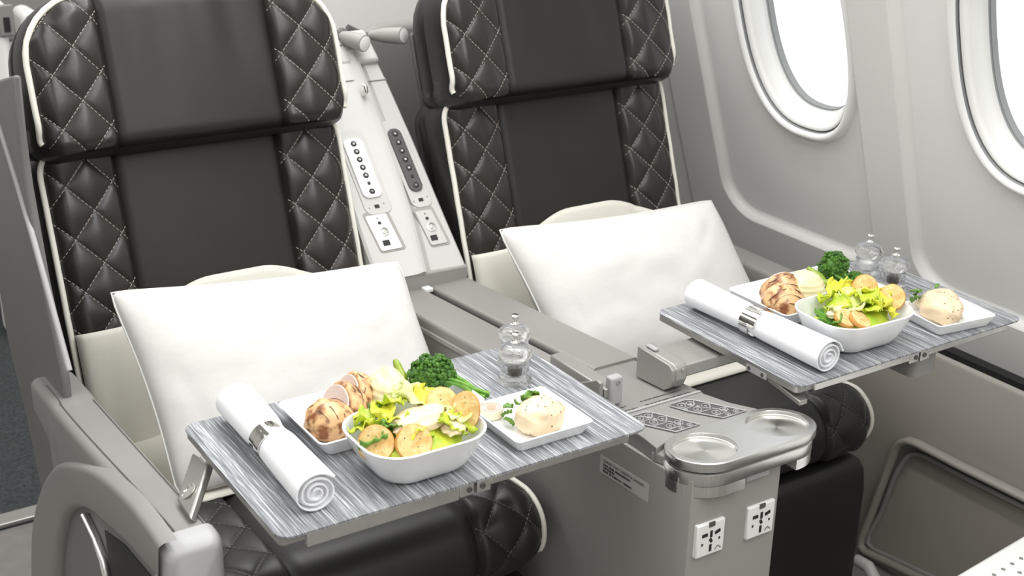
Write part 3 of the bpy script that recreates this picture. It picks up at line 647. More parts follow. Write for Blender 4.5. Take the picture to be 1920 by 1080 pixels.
# ------------------------------------------------------------------ pillows
def pillow(name, c, ex, ey, hw, hh, T_, label, seed, dz):
    rest = lambda y: .452 + .028 * min(1, max(0, (1.80 - y) / .46)) + dz + .0122
    en = ex.cross(ey).normalized(); c = Vector(c); N = 54
    def f(side):
        def g(a, b):
            px = math.copysign(abs(a) ** .92, a); py = math.copysign(abs(b) ** .92, b)
            pin = 1 - .075 * (1 - abs(b) ** 2.2) * 0 - .05 * (1 - py * py) * abs(px) ** 3
            pin2 = 1 - .06 * (1 - px * px) * abs(py) ** 3
            th = T_ * ((1 - abs(a) ** 2.6) * (1 - abs(b) ** 2.6)) ** .55
            cn = 1 - .025 * (px * px * py * py) ** 4
            q = c + ex * (px * hw * pin * cn) + ey * (py * hh * pin2 * cn)
            wr_ = noise.noise(Vector((a * 2.2 + seed, b * 2.2, side * 3))) * .10 + noise.noise(Vector((a * 6 + seed, b * 5, side * 3 + 9))) * .035
            cr = .0
            for (ca, cb, an) in ((.62, .55, .9), (-.6, .62, 2.2), (-.75, -.2, 1.7), (.1, .75, 1.4)):
                da, db = a - ca, b - cb; t = da * math.cos(an) + db * math.sin(an); n_ = -da * math.sin(an) + db * math.cos(an)
                cr += math.exp(-(t / .32) ** 2 - (n_ / .05) ** 2) * .05
            q = q + en * side * th * (1 + wr_ - cr)
            if q.z < rest(q.y): q.z = rest(q.y) + .0004 * (1 + side)
            return q
        return g
    mb = MB(); mb.grid(f(1), lin(-1, 1, N), lin(-1, 1, N)); mb.grid(f(-1), lin(-1, 1, N), lin(-1, 1, N))
    xs, ys, zs = zip(*mb.v); root = empty(name, ((min(xs) + max(xs)) / 2, (min(ys) + max(ys)) / 2, min(zs)))
    tag(root, label, 'pillow', 'white seat pillows')
    o = obj('pillow_case', mb, LINEN, root, smooth=80)
    b = bmesh.new(); b.from_mesh(o.data); bmesh.ops.remove_doubles(b, verts=b.verts, dist=.0004); bmesh.ops.recalc_face_normals(b, faces=b.faces); b.to_mesh(o.data); b.free()
    seam = [f(1)(a, -1) for a in lin(-1, 1, 20)] + [f(1)(1, q) for q in lin(-1, 1, 14)][1:] + [f(1)(a, 1) for a in lin(1, -1, 20)][1:] + [f(1)(-1, q) for q in lin(1, -1, 14)][1:-1]
    obj('seam', MB().tube(seam, .0016, 6, closed=True), LINEN, root, smooth=80)
    return root
def pil(TL, TR, BL, name, label, seed, dz):
    TL, TR, BL = Vector(TL), Vector(TR), Vector(BL); ex = TR - TL; ey = TL - BL; c = BL + ex / 2 + ey / 2
    hw, hh = ex.length / 2, ey.length / 2; ex.normalize(); ey.normalize()
    pillow(name, c, ex, ey, hw * 1.0, hh, .062, label, seed, dz)
pil((.449, 1.705, .738), (.900, 1.69, .705), (.466, 1.52, .490), 'pillow', 'white linen pillow propped up on the aisle seat', 3.3, .018)
pil((1.083, 1.700, .722), (1.540, 1.690, .704), (1.125, 1.52, .470), 'pillow', 'white linen pillow propped up on the window seat', 8.1, 0)

# ------------------------------------------------------------------ tray tables and placemats
ZT = .70
def tray(x0, x1, y0, y1, mx0, mx1, my0, my1, xh, label, mlabel, left):
    r = tag(empty('tray_table', ((x0 + x1) / 2, (y0 + y1) / 2, .66)), label, 'tray table', 'fold-out tray tables')
    for a, b in ((x0, xh - .0012), (xh + .0012, x1)):
        obj('tray_leaf', MB().loft([rrect((a + b) / 2, (y0 + y1) / 2, (b - a) / 2, (y1 - y0) / 2, .006, z, 3) for z in (ZT - .0125, ZT - .0025)], True, True), ALUD, r, smooth=40, bevel=.001)
    for a, b, zz in ((x0 + .028, xh - .0202, ZT - (.020 if left else .0135)), (xh - .02, xh - .002, ZT - .018), (xh + .002, xh + .020, ZT - .019), (xh + .02, x1, ZT - .0125)):
        obj('edge_rail', MB().box(a, b, y0 - .004, y0 + .003, zz, ZT - .0028), ALU, r, bevel=.0012)
    for dx in (-.008, .009):
        obj('bolt', MB().lathe([(.0034, 0), (.0034, .0008), (.0022, .001), (.002, .0004)], (xh + dx, y0 - .0042, ZT - .0105), 14, (0, -1, 0)), DGREY, r)
    obj('under_rib', MB().box(x0 + .03, x1 - .03, y0 + .05, y1 - .06, ZT - .018, ZT - .012), ALUD, r, bevel=.001)
    rm = [rrect((mx0 + mx1) / 2, (my0 + my1) / 2, (mx1 - mx0) / 2, (my1 - my0) / 2, .016, z, 6) for z in (ZT - .0024, ZT - .0002, ZT)]
    m = obj('placemat', MB().loft(rm, True, True), PMAT, smooth=30); tag(m, mlabel, 'placemat', 'striped placemats')
    return r
t1 = tray(.4255, .864, 1.0625, 1.334, .4235, .893, 1.0565, 1.341, .6535, 'open tray table over the aisle seat, set with a meal', 'striped silver grey woven placemat under the aisle seat meal', True)
t2 = tray(1.1255, 1.535, 1.0500, 1.330, 1.1235, 1.566, 1.0435, 1.335, 1.352, 'open tray table over the window seat, set with a meal', 'striped silver grey woven placemat under the window seat meal', False)
# support leg of the first tray, standing on the arm
q = [pxx(390, 868, .427), pxx(360, 848, .427), parm(331, 938, .0075), parm(355, 973, .0075)]
nn = (q[1] - q[0]).cross(q[3] - q[0]).normalized() * .010
lg = obj('support_leg', MB().prism(q, nn if nn.x > 0 else -nn), ALUD, t1, smooth=20, bevel=.0025)
qc = (q[0] + q[1] + q[2] * 2.0 + q[3] * 2.0) / 6; on_ = (nn if nn.x < 0 else -nn).normalized()
obj('leg_button', MB().lathe([(.0105, .0), (.0105, .0008), (.0085, .001), (.008, -.0006)], qc + on_ * .0003, 20, on_), CHROME, lg)
obj('leg_pivot', MB().lathe([(.005, -.012), (.005, .004)], q[0] + Vector((0, .004, -.002)), 14, (0, -1, 0)), ALU, lg)
# swing arm, side brackets and far support of the second tray
obj('swing_arm', MB().box(1.0668, 1.30, 1.199, 1.266, .664, .682), HINGE, t2, bevel=.002)
obj('side_bracket', MB().box(1.1245, 1.131, 1.105, 1.143, .684, .6945), CAPM, t2, bevel=.001)
for y in (1.137, 1.112): obj('bolt', MB().lathe([(.0026, 0), (.0026, .0008)], (1.1245, y, .6895), 12, (-1, 0, 0)), DGREY, t2)
obj('brace', MB().loft([[(x, y, z + dz) for x, dz in ((1.128, -.004), (1.142, -.004), (1.142, .003), (1.128, .003))] for y, z in ((1.105, .686), (1.085, .683), (1.045, .676))], True, True), ALUD, t2, bevel=.001)
obj('far_support', MB().loft([rrect(1.392, 1.095, .026, .03, .012, z, 4) for z in (.644, .648, .690)], True, True), PLASTD, t2, smooth=40)

# ------------------------------------------------------------------ tableware
def dish(name, c, a, b, r, h, base, wall, label, cat, group, rot=0, foot=.55, floor=.004, pw=1.0):
    cx, cy, z0 = c; cr, sr = math.cos(rot), math.sin(rot)
    def ring(k, z, ins=0):
        P = rrect(0, 0, (a - ins) * k, (b - ins) * k, max(.001, (r - ins * .8) * k), z, 8)
        return [(cx + x * cr - y * sr, cy + x * sr + y * cr, z0 + q) for x, y, q in P]
    rg = [ring(base * .94, 0), ring(base, .001)]
    for t in lin(0.1, 1, 7): rg.append(ring(base + (1 - base) * t ** pw, .001 + (h - .001) * (t ** 1.0)))
    rg += [ring(1, h + .0008, wall * .3), ring(1, h + .0006, wall * .8)]
    for t in lin(.95, 0, 8): rg.append(ring((base + (1 - base) * t ** pw), floor + (h - floor) * t ** 1.2, wall))
    rg.append(ring(base * .5, floor, wall))
    return tag(obj(name, MB().loft(rg, True, True), PORC, smooth=50), label, cat, group)
GP, GB = 'rectangular porcelain plates', 'deep porcelain bowls'
dish('dinner_plate', (.636, 1.243, ZT), .109, .062, .010, .019, .90, .0030, 'white rectangular plate with sliced chicken and broccoli on the aisle seat tray', 'plate', GP)
dish('salad_bowl', (.614, 1.124, ZT), .0735, .0625, .042, .047, .62, .0032, 'white rounded bowl of salad on the aisle seat tray', 'bowl', GB, pw=.6)
dish('side_plate', (.773, 1.131, ZT), .0535, .0545, .007, .017, .86, .0028, 'white square side plate with pate and butter on the aisle seat tray', 'plate', 'square side plates')
dish('dinner_plate', (1.345, 1.252, ZT), .106, .062, .010, .019, .90, .0030, 'white rectangular plate with sliced chicken and broccoli on the window seat tray', 'plate', GP)
dish('salad_bowl', (1.292, 1.118, ZT), .0765, .0600, .042, .047, .62, .0032, 'white rounded bowl of salad on the window seat tray', 'bowl', GB, rot=-.03, pw=.6)
dish('side_plate', (1.459, 1.098, ZT), .0535, .0470, .007, .017, .86, .0028, 'white square side plate with wedge of pate on the window seat tray', 'plate', 'square side plates', rot=-.12)

def napkin(p0, p1, R, ringt, which, seed):
    p0, p1 = Vector(p0), Vector(p1); ax = p1 - p0; L = ax.length; ax.normalize(); side = ax.cross(Vector((0, 0, 1))).normalized(); up = Vector((0, 0, 1))
    turns = 3.3; n = 150; th = .0017
    def rad(t):
        pinch = 1 - .14 * math.exp(-((t - ringt) / .06) ** 2); fl = 1 + .05 * math.cos(t * 5 + seed); return R * pinch * fl
    def prof(t, k, o):
        a = seed + k * 2 * PI * turns; rr = rad(t) * (.16 + .84 * k) + o
        rr *= 1 + .05 * math.sin(a * .5 + seed) * (1 - k)
        cz = ZT + R * .93
        v = side * math.cos(a) * rr + up * max(-R * .93 + .0003, math.sin(a) * rr * .93)
        return p0 + ax * (L * t) + v + up * (cz - p0.z)
    mb = MB(); ts = lin(0, 1, 26); ks = lin(0, 1, n)
    rings = []
    for t in ts:
        te = 0
        rings.append([prof(t, k, th / 2) for k in ks] + [prof(t, k, -th / 2) for k in reversed(ks)])
    mb.loft(rings, True, True)
    # soft core so the roll is not hollow
    co = MB().loft([[p0 + ax * (L * t) + side * math.cos(2 * PI * k / 24) * rad(t) * .80 + up * math.sin(2 * PI * k / 24) * rad(t) * .74 + up * (ZT + R * .93 - p0.z) for k in range(24)] for t in lin(.02, .97, 14)], True, True)
    root = empty('napkin', (p0 + p1) / 2 * 1.0); root.location.z = ZT; LOC[root.name] = Vector(root.location)
    tag(root, 'white cloth napkin rolled up on the %s tray' % which, 'napkin', 'rolled napkins')
    obj('rolled_cloth', mb, NAPK, root, smooth=50); obj('inner_fold', co, NAPK, root, smooth=50)
    fl = [prof(t, 1, th / 2 + .0006) for t in lin(0, 1, 26)]
    obj('cloth_hem', MB().tube(fl, .0011, 6), NAPK, root, smooth=60)
    rc = p0 + ax * (L * ringt) + up * (ZT + R * .93 - p0.z); rr = rad(ringt) + .0022
    def band(o, w0, w1, a0, a1, sh):
        inn, outr = [], []
        A_ = lin(a0, a1, 40)
        P = lambda a, r_, w: rc + ax * (w + sh) + side * math.cos(a) * r_ + up * max(math.sin(a) * r_ * .95, -R * .92)
        return MB().loft([[P(a, rr + o, w0) for a in A_], [P(a, rr + o + .0002, (w0 + w1) / 2) for a in A_], [P(a, rr + o, w1) for a in A_], [P(a, rr + o - .0012, w1) for a in A_], [P(a, rr + o - .0012, w0) for a in A_], [P(a, rr + o, w0) for a in A_]], closed=False)
    rt = empty('napkin_ring', rc); LOC[rt.name] = Vector(rc)
    tag(rt, 'chrome cuff ring around the napkin on the %s tray' % which, 'napkin ring', 'chrome napkin rings')
    obj('cuff', band(0, -.008, .008, PI * .05, PI * 1.98, 0), CHROME, rt, smooth=50)
    obj('cuff_end', band(.0016, -.0065, .0065, -PI * .02 + .15, PI * .42, .0155), CHROME, rt, smooth=50)
napkin((.485, 1.328, ZT), (.478, 1.086, ZT), .0235, .46, 'aisle seat', .6)
napkin((1.181, 1.315, ZT), (1.187, 1.058, ZT), .0235, .46, 'window seat', 1.1)

def mill(c, fill, label, s=1.0):
    c = Vector(c); r = tag(empty('pepper_mill' if fill is PEPPER else 'salt_mill', c), label, 'mill', 'clear acrylic mills')
    k = s * .001
    body = [(0, 1.2), (15, 1.2), (20.5, 1), (21.5, 0), (21.8, 3), (21.2, 6.5), (19.5, 8), (18.2, 11), (17.6, 18), (17.8, 25), (18.4, 27.5), (17.5, 29), (11, 29.6), (10.6, 28), (10.2, 10), (9, 8.6), (0, 8.4)]
    obj('mill_body', MB().lathe([(a * k, b * k) for a, b in body], c, 36), ACRYL, r, smooth=35)
    top = [(0, 30.2), (9, 30.2), (15, 30.2), (17.8, 32), (20.8, 37), (21.6, 41), (20.6, 45), (17, 49), (12, 51), (7.5, 52.5), (0, 52.5)]
    obj('mill_head', MB().lathe([(a * k, b * k) for a, b in top], c, 36), ACRYL, r, smooth=35)
    obj('mill_filling', MB().lathe([(a * k, b * k) for a, b in ((0, 11), (9.4, 11.2), (9.6, 20), (8.5, 22), (0, 22.6))], c, 20), fill, r)
    obj('mill_axle', MB().lathe([(a * k, b * k) for a, b in ((3, 52.6), (3, 53.4), (6.4, 54), (6.4, 55), (3.4, 56.5), (2.8, 59), (3.6, 61.5), (5.6, 63.5), (5.8, 65.5), (4.4, 66.6), (0, 67))], c, 20), CHROME, r, smooth=60)
mill((.8235, 1.243, ZT), PEPPER, 'clear acrylic pepper mill in front of its twin on the aisle seat tray')
mill((.8545, 1.292, ZT), SALT, 'clear acrylic salt mill behind the pepper mill on the aisle seat tray')
mill((1.490, 1.222, ZT), PEPPER, 'clear acrylic pepper mill in front of its twin on the window seat tray')
mill((1.500, 1.283, ZT), SALT, 'clear acrylic salt mill behind the pepper mill on the window seat tray')

# ------------------------------------------------------------------ food
def blobmesh(c, rad, rot=0, amp=.08, fr=3.0, seed=0, nu=28, nv=18, squash=0, shape=None, tilt=0):
    mb = MB(); c = Vector(c); cr, sr = math.cos(rot), math.sin(rot); ct_, st_ = math.cos(tilt), math.sin(tilt)
    def f(u, v):
        a = u * 2 * PI; b = (v - .5) * PI; d = Vector((math.cos(a) * math.cos(b), math.sin(a) * math.cos(b), math.sin(b)))
        k = 1 + amp * noise.noise(d * fr + Vector((seed, seed * 1.7, 3))) + amp * .4 * noise.noise(d * fr * 2.6 + Vector((seed, 5, seed)))
        p = Vector((d.x * rad[0], d.y * rad[1], d.z * rad[2])) * k
        if shape: p = shape(p)
        if p.z < -rad[2] * squash and squash: p.z = -rad[2] * squash
        p = Vector((p.x * ct_ + p.z * st_, p.y, -p.x * st_ + p.z * ct_))
        return c + Vector((p.x * cr - p.y * sr, p.x * sr + p.y * cr, p.z))
    rings = [[f(i / nu, .02 + .96 * j / (nv - 1)) for i in range(nu)] for j in range(nv)]
    return mb.loft(rings, True, True)
ZP = ZT + .0042
def chicken(c, rad, rot, tilt, label, seed, cut=None, par=None):
    """a slice of grilled breast: browned dome with char stripes and one pale cut face"""
    r = tag(empty('chicken_slice', (c[0], c[1], ZP)), label, 'chicken', 'sliced grilled chicken')
    lim = rad[0] * .30
    def shp(p):
        if p.x > lim: p = Vector((lim + (p.x - lim) * .03, p.y, p.z))
        return p
    dome = blobmesh(c, rad, rot, .10, 2.2, seed, 30, 20, .75, shp, tilt)
    obj('grilled_skin', dome, CHICK, r, smooth=60)
    cr, sr = math.cos(rot), math.sin(rot); ct_, st_ = math.cos(tilt), math.sin(tilt)
    def W(p): p = Vector((p[0] * ct_ + p[2] * st_, p[1], -p[0] * st_ + p[2] * ct_)); return Vector(c) + Vector((p.x * cr - p.y * sr, p.x * sr + p.y * cr, p.z))
    face = [W((lim * 1.12 + .0006, math.cos(t) * rad[1] * .86, max(-rad[2] * .7, math.sin(t) * rad[2] * .86))) for t in lin(0, 2 * PI, 29)[:-1]]
    m = MB(); m.prism(face, (W((.002, 0, 0)) - W((0, 0, 0)))); obj('cut_face', m, MEAT, r, smooth=20, bevel=.0008)
    for k in range(4):
        xx = -rad[0] * (.78 - .30 * k); pts = []
        for t in lin(-1.1, 1.25, 14):
            e = math.sqrt(max(0.02, 1 - (xx / rad[0]) ** 2)); pts.append(W((xx + .002 * math.sin(t * 3 + k), math.sin(t) * rad[1] * e * .985, math.cos(t) * rad[2] * e * .985)))
        obj('grill_mark', MB().tube(pts, lambda s: .0012 * (.3 + math.sin(PI * s) * (.6 + .5 * math.sin(s * 17 + seed))), 5, flat=.5), CHAR, r, smooth=60)
chicken((.560, 1.226, ZP + .017), (.032, .029, .026), .5, .25, 'grilled chicken slice nearest the napkin on the aisle seat plate', 1)
chicken((.588, 1.250, ZP + .019), (.029, .029, .028), PI + .15, -.38, 'middle grilled chicken slice on the aisle seat plate', 2)
chicken((.611, 1.268, ZP + .020), (.024, .027, .027), PI + .05, -.38, 'grilled chicken slice next to the mash on the aisle seat plate', 3)
chicken((1.270, 1.230, ZP + .018), (.034, .030, .027), PI - 1.9, -.30, 'large grilled chicken slice nearest the napkin on the window seat plate', 5)
chicken((1.293, 1.260, ZP + .020), (.030, .030, .029), PI - 1.7, -.45, 'grilled chicken slice next to the mash on the window seat plate', 6)
def mash(c, rad, rot, label, seed, amp):
    tag(obj('mashed_potato', blobmesh(c, rad, rot, amp, 1.7, seed, 44, 46, .6, lambda p: Vector((p.x * (1 + .022 * math.sin(p.z * 900)), p.y * (1 + .022 * math.sin(p.z * 900)), p.z))), MASH, smooth=70), label, 'mashed potato', 'scoops of mashed potato')
mash((.651, 1.253, ZP + .018), (.026, .037, .030), -.25, 'ridged scoop of mashed potato beside the broccoli on the aisle seat plate', 2, .13)
mash((1.327, 1.246, ZP + .018), (.031, .031, .028), .1, 'smooth round scoop of mashed potato on the window seat plate', 9, .07)
ICO = None
def floret(mb, c, r):
    t = (1 + 5 ** .5) / 2; vs = [Vector(v).normalized() * r for v in ((-1, t, 0), (1, t, 0), (-1, -t, 0), (1, -t, 0), (0, -1, t), (0, 1, t), (0, -1, -t), (0, 1, -t), (t, 0, -1), (t, 0, 1), (-t, 0, -1), (-t, 0, 1))]
    fs = [(0, 11, 5), (0, 5, 1), (0, 1, 7), (0, 7, 10), (0, 10, 11), (1, 5, 9), (5, 11, 4), (11, 10, 2), (10, 7, 6), (7, 1, 8), (3, 9, 4), (3, 4, 2), (3, 2, 6), (3, 6, 8), (3, 8, 9), (4, 9, 5), (2, 4, 11), (6, 2, 10), (8, 6, 7), (9, 8, 1)]
    q = Matrix.Rotation(random.uniform(0, 6), 3, Vector((random.random(), random.random(), 1)))
    mb.add([c + q @ v for v in vs], fs)
def broccoli(base, head, hr, stems, label, n=260):
    base, head = Vector(base), Vector(head)
    r = tag(empty('broccoli_stem_bunch', (base.x, base.y, ZP)), label, 'broccoli', 'broccoli portions')
    cr = MB()
    for i in range(n):
        d = Vector((random.gauss(0, 1), random.gauss(0, 1), random.gauss(.15, 1))).normalized(); k = random.uniform(.78, 1.0)
        cl = 1 + .16 * noise.noise(d * 3.2 + head * 30)
        floret(cr, head + Vector((d.x * hr[0], d.y * hr[1], d.z * hr[2])) * k * cl, random.uniform(.0022, .0040))
    stuff(obj('floret_crown', cr, BROC, r, smooth=0, fixn=False))
    obj('crown_core', blobmesh(head, [x * .85 for x in hr], 0, .1, 3, 2), BROC, r, smooth=70)
    for i in range(stems):
        e = base + Vector((random.uniform(-.012, .012), random.uniform(-.008, .008), .003 + .003 * (i % 3)))
        h = head + Vector((random.uniform(-.6, .6) * hr[0], random.uniform(-.6, .6) * hr[1], random.uniform(-.3, .3) * hr[2]))
        obj('stem', MB().tube([e, (e * .5 + h * .5) + Vector((0, 0, .004)), h], lambda s: .0030 - .0008 * s, 8), BSTEM, r, smooth=60)
broccoli((.760, 1.214, ZP), (.708, 1.250, ZP + .030), (.029, .026, .024), 12, 'bunch of tenderstem broccoli on the aisle seat plate', 330)
broccoli((1.410, 1.225, ZP + .002), (1.402, 1.262, ZP + .032), (.023, .021, .027), 4, 'tall broccoli head on the window seat plate', 300)
broccoli((1.418, 1.215, ZP + .002), (1.426, 1.238, ZP + .017), (.014, .013, .013), 3, 'small broccoli floret in front of the tall head on the window seat plate', 130)
def pod(a, b, r_, label):
    a, b = Vector(a), Vector(b); m = (a + b) / 2 + Vector((0, 0, .004)); pts = [a * (1 - t) ** 2 + m * 2 * t * (1 - t) + b * t * t for t in lin(0, 1, 14)]
    tag(obj('green_bean', MB().tube(pts, lambda s: r_ * (.25 + math.sin(PI * min(.98, max(.02, s))) ** .5 * (.75 + .12 * math.cos(s * 14))), 10), BEAN, smooth=70), label, 'bean', 'green beans')
pod((.682, 1.262, ZP + .006), (.679, 1.292, ZP + .040), .006, 'green bean standing up behind the broccoli on the aisle seat plate')
pod((.686, 1.226, ZP + .006), (.700, 1.216, ZP + .007), .008, 'green bean lying in front of the broccoli on the aisle seat plate')
pod((1.362, 1.276, ZP + .036), (1.376, 1.236, ZP + .010), .0062, 'green bean leaning between mash and broccoli on the window seat plate')
pod((1.366, 1.254, ZP + .020), (1.392, 1.222, ZP + .012), .0085, 'plump green bean under the tall broccoli on the window seat plate')
pod((1.432, 1.228, ZP + .005), (1.452, 1.224, ZP + .006), .003, 'thin green bean at the end of the window seat plate')
def leaf(c, size, rot, tilt, roll, mt, label, seed, group, ruffle=.25, aspect=.75, name='lettuce_leaf'):
    c = Vector(c); Rm = Matrix.Rotation(rot, 3, 'Z') @ Matrix.Rotation(tilt, 3, 'Y') @ Matrix.Rotation(roll, 3, 'X')
    def f(u, v):
        w = math.sqrt(max(0, 1 - abs(v) ** 2.4)) * aspect; x = v * size; y = u * w * size
        ed = max(abs(u) ** 3, abs(v) ** 4)
        z = size * (.22 * (u * u) - .18 * v * v) + ruffle * size * ed * noise.noise(Vector((u * 2.4 + seed, v * 3.2, seed * 2))) * 2.0 + size * .05 * noise.noise(Vector((u * 4, v * 4, seed)))
        return c + Rm @ Vector((x, y, z))
    return tag(obj(name, MB().grid(f, lin(-1, 1, 15), lin(-.97, .97, 17)), mt, smooth=80, solid=.0011), label, 'lettuce' if 'lettuce' in name else 'herb', group)
def toast(c, R, th, n_, label, seed, group='toasted bread slices', asp=1.0, rot=0):
    c = Vector(c); n_ = Vector(n_).normalized(); a = n_.cross(Vector((0, 0, 1))).normalized(); b = a.cross(n_) * -1
    if b.z < 0: b = -b
    r = tag(empty('toast_slice', c), label, 'toast', group)
    ol = []
    for k in range(36):
        t = 2 * PI * k / 36; rr = R * (1 + .05 * noise.noise(Vector((math.cos(t) * 1.5 + seed, math.sin(t) * 1.5, seed))))
        ol.append(a * math.cos(t) * rr + b * math.sin(t) * rr * asp)
    ring = lambda k, w: [c + p * k + n_ * w for p in ol]
    obj('crust', MB().loft([ring(.95, -th), ring(1, -th * .7), ring(1.01, 0), ring(1, th * .7), ring(.95, th)], True, False), CRUST, r, smooth=60)
    obj('crumb', MB().loft([ring(.95, th), ring(.8, th * 1.06), ring(.4, th * 1.1)], False, True), TOAST, r, smooth=60)
    fl = MB(); rn = random.Random(seed)
    for i in range(5):
        t = rn.uniform(0, 6.28); q = c + (a * math.cos(t) + b * math.sin(t) * asp) * R * rn.uniform(.1, .7) + n_ * th * 1.08; floret(fl, q, rn.uniform(.0005, .0011))
    obj('seeds', fl, FLECK, r, smooth=0)
TC = (-.45, -.75, .45)
rn = random.Random(11)
def salad(cx, cy, which, spec, seed):
    zc = ZT + .040
    g = 'salad leaves in the %s bowl' % which
    # bed of leaves
    tag(obj('salad_bed', blobmesh((cx, cy, ZT + .030), (.053, .043, .017), 0, .15, 4, seed, 40, 16), LET[0], smooth=70), 'mound of chopped lettuce filling the %s bowl' % which, 'lettuce')
    for i, (dx, dy, dz, s, m) in enumerate(spec):
        leaf((cx + dx, cy + dy, zc + dz), s, rn.uniform(0, 6.28), rn.uniform(-.7, .7), rn.uniform(-.6, .6), LET[m],
             '%s lettuce piece at the %s %s of the %s bowl' % (('lime green', 'bright yellow', 'pale cream', 'dark green')[m], 'back' if dy > .02 else 'front' if dy < -.005 else 'centre', 'left' if dx < -.022 else 'right' if dx > .022 else 'middle', which), seed + i * 3.1, g, .3)
sp1 = [(-.052, .018, .010, .020, 0), (-.040, .030, .014, .020, 0), (-.030, .022, .022, .018, 1), (-.012, .034, .022, .022, 0), (.005, .040, .024, .020, 2), (.012, .028, .028, .024, 2), (.030, .034, .020, .020, 1),
       (-.055, -.008, .004, .020, 3), (-.046, .004, .012, .018, 3), (-.020, .006, .016, .018, 0), (-.015, -.018, .010, .018, 1), (.000, -.020, .008, .014, 0), (.034, -.024, .010, .020, 0), (.045, -.012, .012, .020, 2), (.052, -.022, .006, .014, 0), (.040, .006, .016, .018, 2), (-.030, -.006, .014, .014, 3), (-.028, .042, .018, .010, 3)]
salad(.616, 1.124, 'aisle seat', sp1, 4.2)
sp2 = [(-.010, .034, .014, .020, 0), (.005, .038, .018, .022, 1), (.022, .030, .016, .022, 1), (.036, .014, .016, .020, 1), (.044, -.006, .012, .018, 1), (.022, .002, .020, .022, 0), (.014, -.018, .012, .022, 0), (.028, -.020, .012, .020, 1), (.040, -.024, .006, .016, 1),
       (-.020, .012, .012, .020, 0), (-.034, -.004, .008, .020, 2), (-.048, -.012, .000, .018, 3), (-.052, .008, .002, .016, 3), (.004, .012, .018, .018, 2), (-.006, -.010, .012, .016, 2), (.012, .024, .020, .018, 1)]
salad(1.292, 1.118, 'window seat', sp2, 9.4)
def dressing(c, rad, rot, seed, label): tag(obj('creamy_dressing', blobmesh(c, rad, rot, .22, 2.0, seed, 36, 18), DRESS, smooth=80), label, 'dressing')
dressing((.620, 1.122, ZT + .054), (.038, .022, .011), .15, 3, 'pool of creamy dressing on the aisle seat salad')
dressing((.650, 1.102, ZT + .046), (.018, .014, .008), .9, 6, 'spoonful of creamy dressing at the right of the aisle seat salad')
dressing((1.266, 1.118, ZT + .047), (.024, .012, .007), .0, 8, 'smear of creamy dressing on the window seat salad')
def tz(px, py, z): return pz(px, py, z)
toast(tz(705, 832, ZT + .044), .0200, .0035, (-.40, -.80, .42), 'round toast leaning at the front left of the aisle seat bowl', 1)
toast(tz(776, 830, ZT + .044), .0205, .0040, (-.15, -.85, .50), 'round toast with browned top edge at the front middle of the aisle seat bowl', 2)
toast(tz(873, 770, ZT + .056), .0165, .0042, (-.55, -.75, .32), 'tall golden toast upright at the right of the aisle seat bowl', 3, asp=1.35)
toast(tz(828, 755, ZT + .060), .0180, .0035, (-.35, -.60, .70), 'toast half hidden behind the tall golden one in the aisle seat bowl', 4)
toast(tz(1622, 540, ZT + .062), .0185, .0032, (-.40, -.78, .48), 'flat orange toast at the back of the window seat bowl', 5)
toast(tz(1672, 558, ZT + .054), .0185, .0032, (-.75, -.45, .50), 'browned toast at the right of the window seat bowl', 6)
toast(tz(1585, 598, ZT + .046), .0170, .0032, (.1, -.45, .88), 'thin toast lying at the front left of the window seat bowl', 7, asp=.9)
toast(tz(1612, 600, ZT + .045), .0170, .0032, (.25, -.45, .85), 'thin toast lying under the lettuce at the front of the window seat bowl', 8, asp=.9)
# side plates
def pate(c, rad, rot, seed, label, wedge=False):
    r = tag(empty('pate', (c[0], c[1], ZP)), label, 'pate', 'portions of pate')
    shp = None
    if wedge:
        def shp(p): k = .45 + .55 * (p.y / rad[1] + 1) / 2 * 1.25; return Vector((p.x * k, p.y, p.z * (.75 + .25 * (p.y / rad[1] + 1) / 2)))
    b = blobmesh(c, rad, rot, .15, 2.0, seed, 40, 26, .62, shp); obj('pate_mound', b, PATE, r, smooth=70)
    fl = MB(); rn_ = random.Random(seed)
    for i in range(34):
        p = Vector(b.v[rn_.randrange(len(b.v) // 3, len(b.v))]); floret(fl, p, rn_.uniform(.0004, .0012))
    stuff(obj('herb_flecks', fl, FLECK, r, smooth=0))
pate((.777, 1.118, ZP + .014), (.033, .027, .023), .35, 2, 'rounded mound of pale herbed pate on the aisle seat side plate')
pate((1.452, 1.096, ZP + .016), (.036, .042, .027), -.5, 5, 'heart shaped wedge of pale herbed pate on the window seat side plate', True)
bt = tag(empty('butter_portion', tz(921, 778, ZP)), 'round wrapped butter portion beside the pate on the aisle seat side plate', 'butter')
bc = tz(921, 780, ZP)
obj('butter_tub', MB().lathe([(.0125, 0), (.0140, .001), (.0145, .010), (.0140, .0115), (.0, .0118)], bc, 30), BUTTER, bt, smooth=40)
for rr in (.0115, .0080): obj('printed_ring', MB().tube([bc + Vector((math.cos(t) * rr, math.sin(t) * rr, .0120)) for t in lin(0, 2 * PI, 31)[:-1]], .00035, 4, closed=True), BPRINT, bt)
obj('printed_seal', MB().lathe([(.0060, .0118), (.0060, .0121)], bc, 24), BPRINT, bt)
def herbs(pts, which, k0):
    for i, (px, py, z, s) in enumerate(pts):
        p = tz(px, py, z)
        leaf(p, s, rn.uniform(0, 6), rn.uniform(-.9, .9), rn.uniform(-.5, .5), HERB, 'small green herb leaf beside the pate on the %s side plate' % which, k0 + i * 2.3, 'herb leaves on the %s side plate' % which, .3, .8, 'herb_leaf')
herbs([(953, 762, ZP + .016, .006), (950, 775, ZP + .012, .0075), (955, 790, ZP + .008, .007), (972, 756, ZP + .022, .0075), (985, 748, ZP + .028, .008), (995, 742, ZP + .032, .0085), (1004, 738, ZP + .034, .006)], 'aisle seat', 1.1)
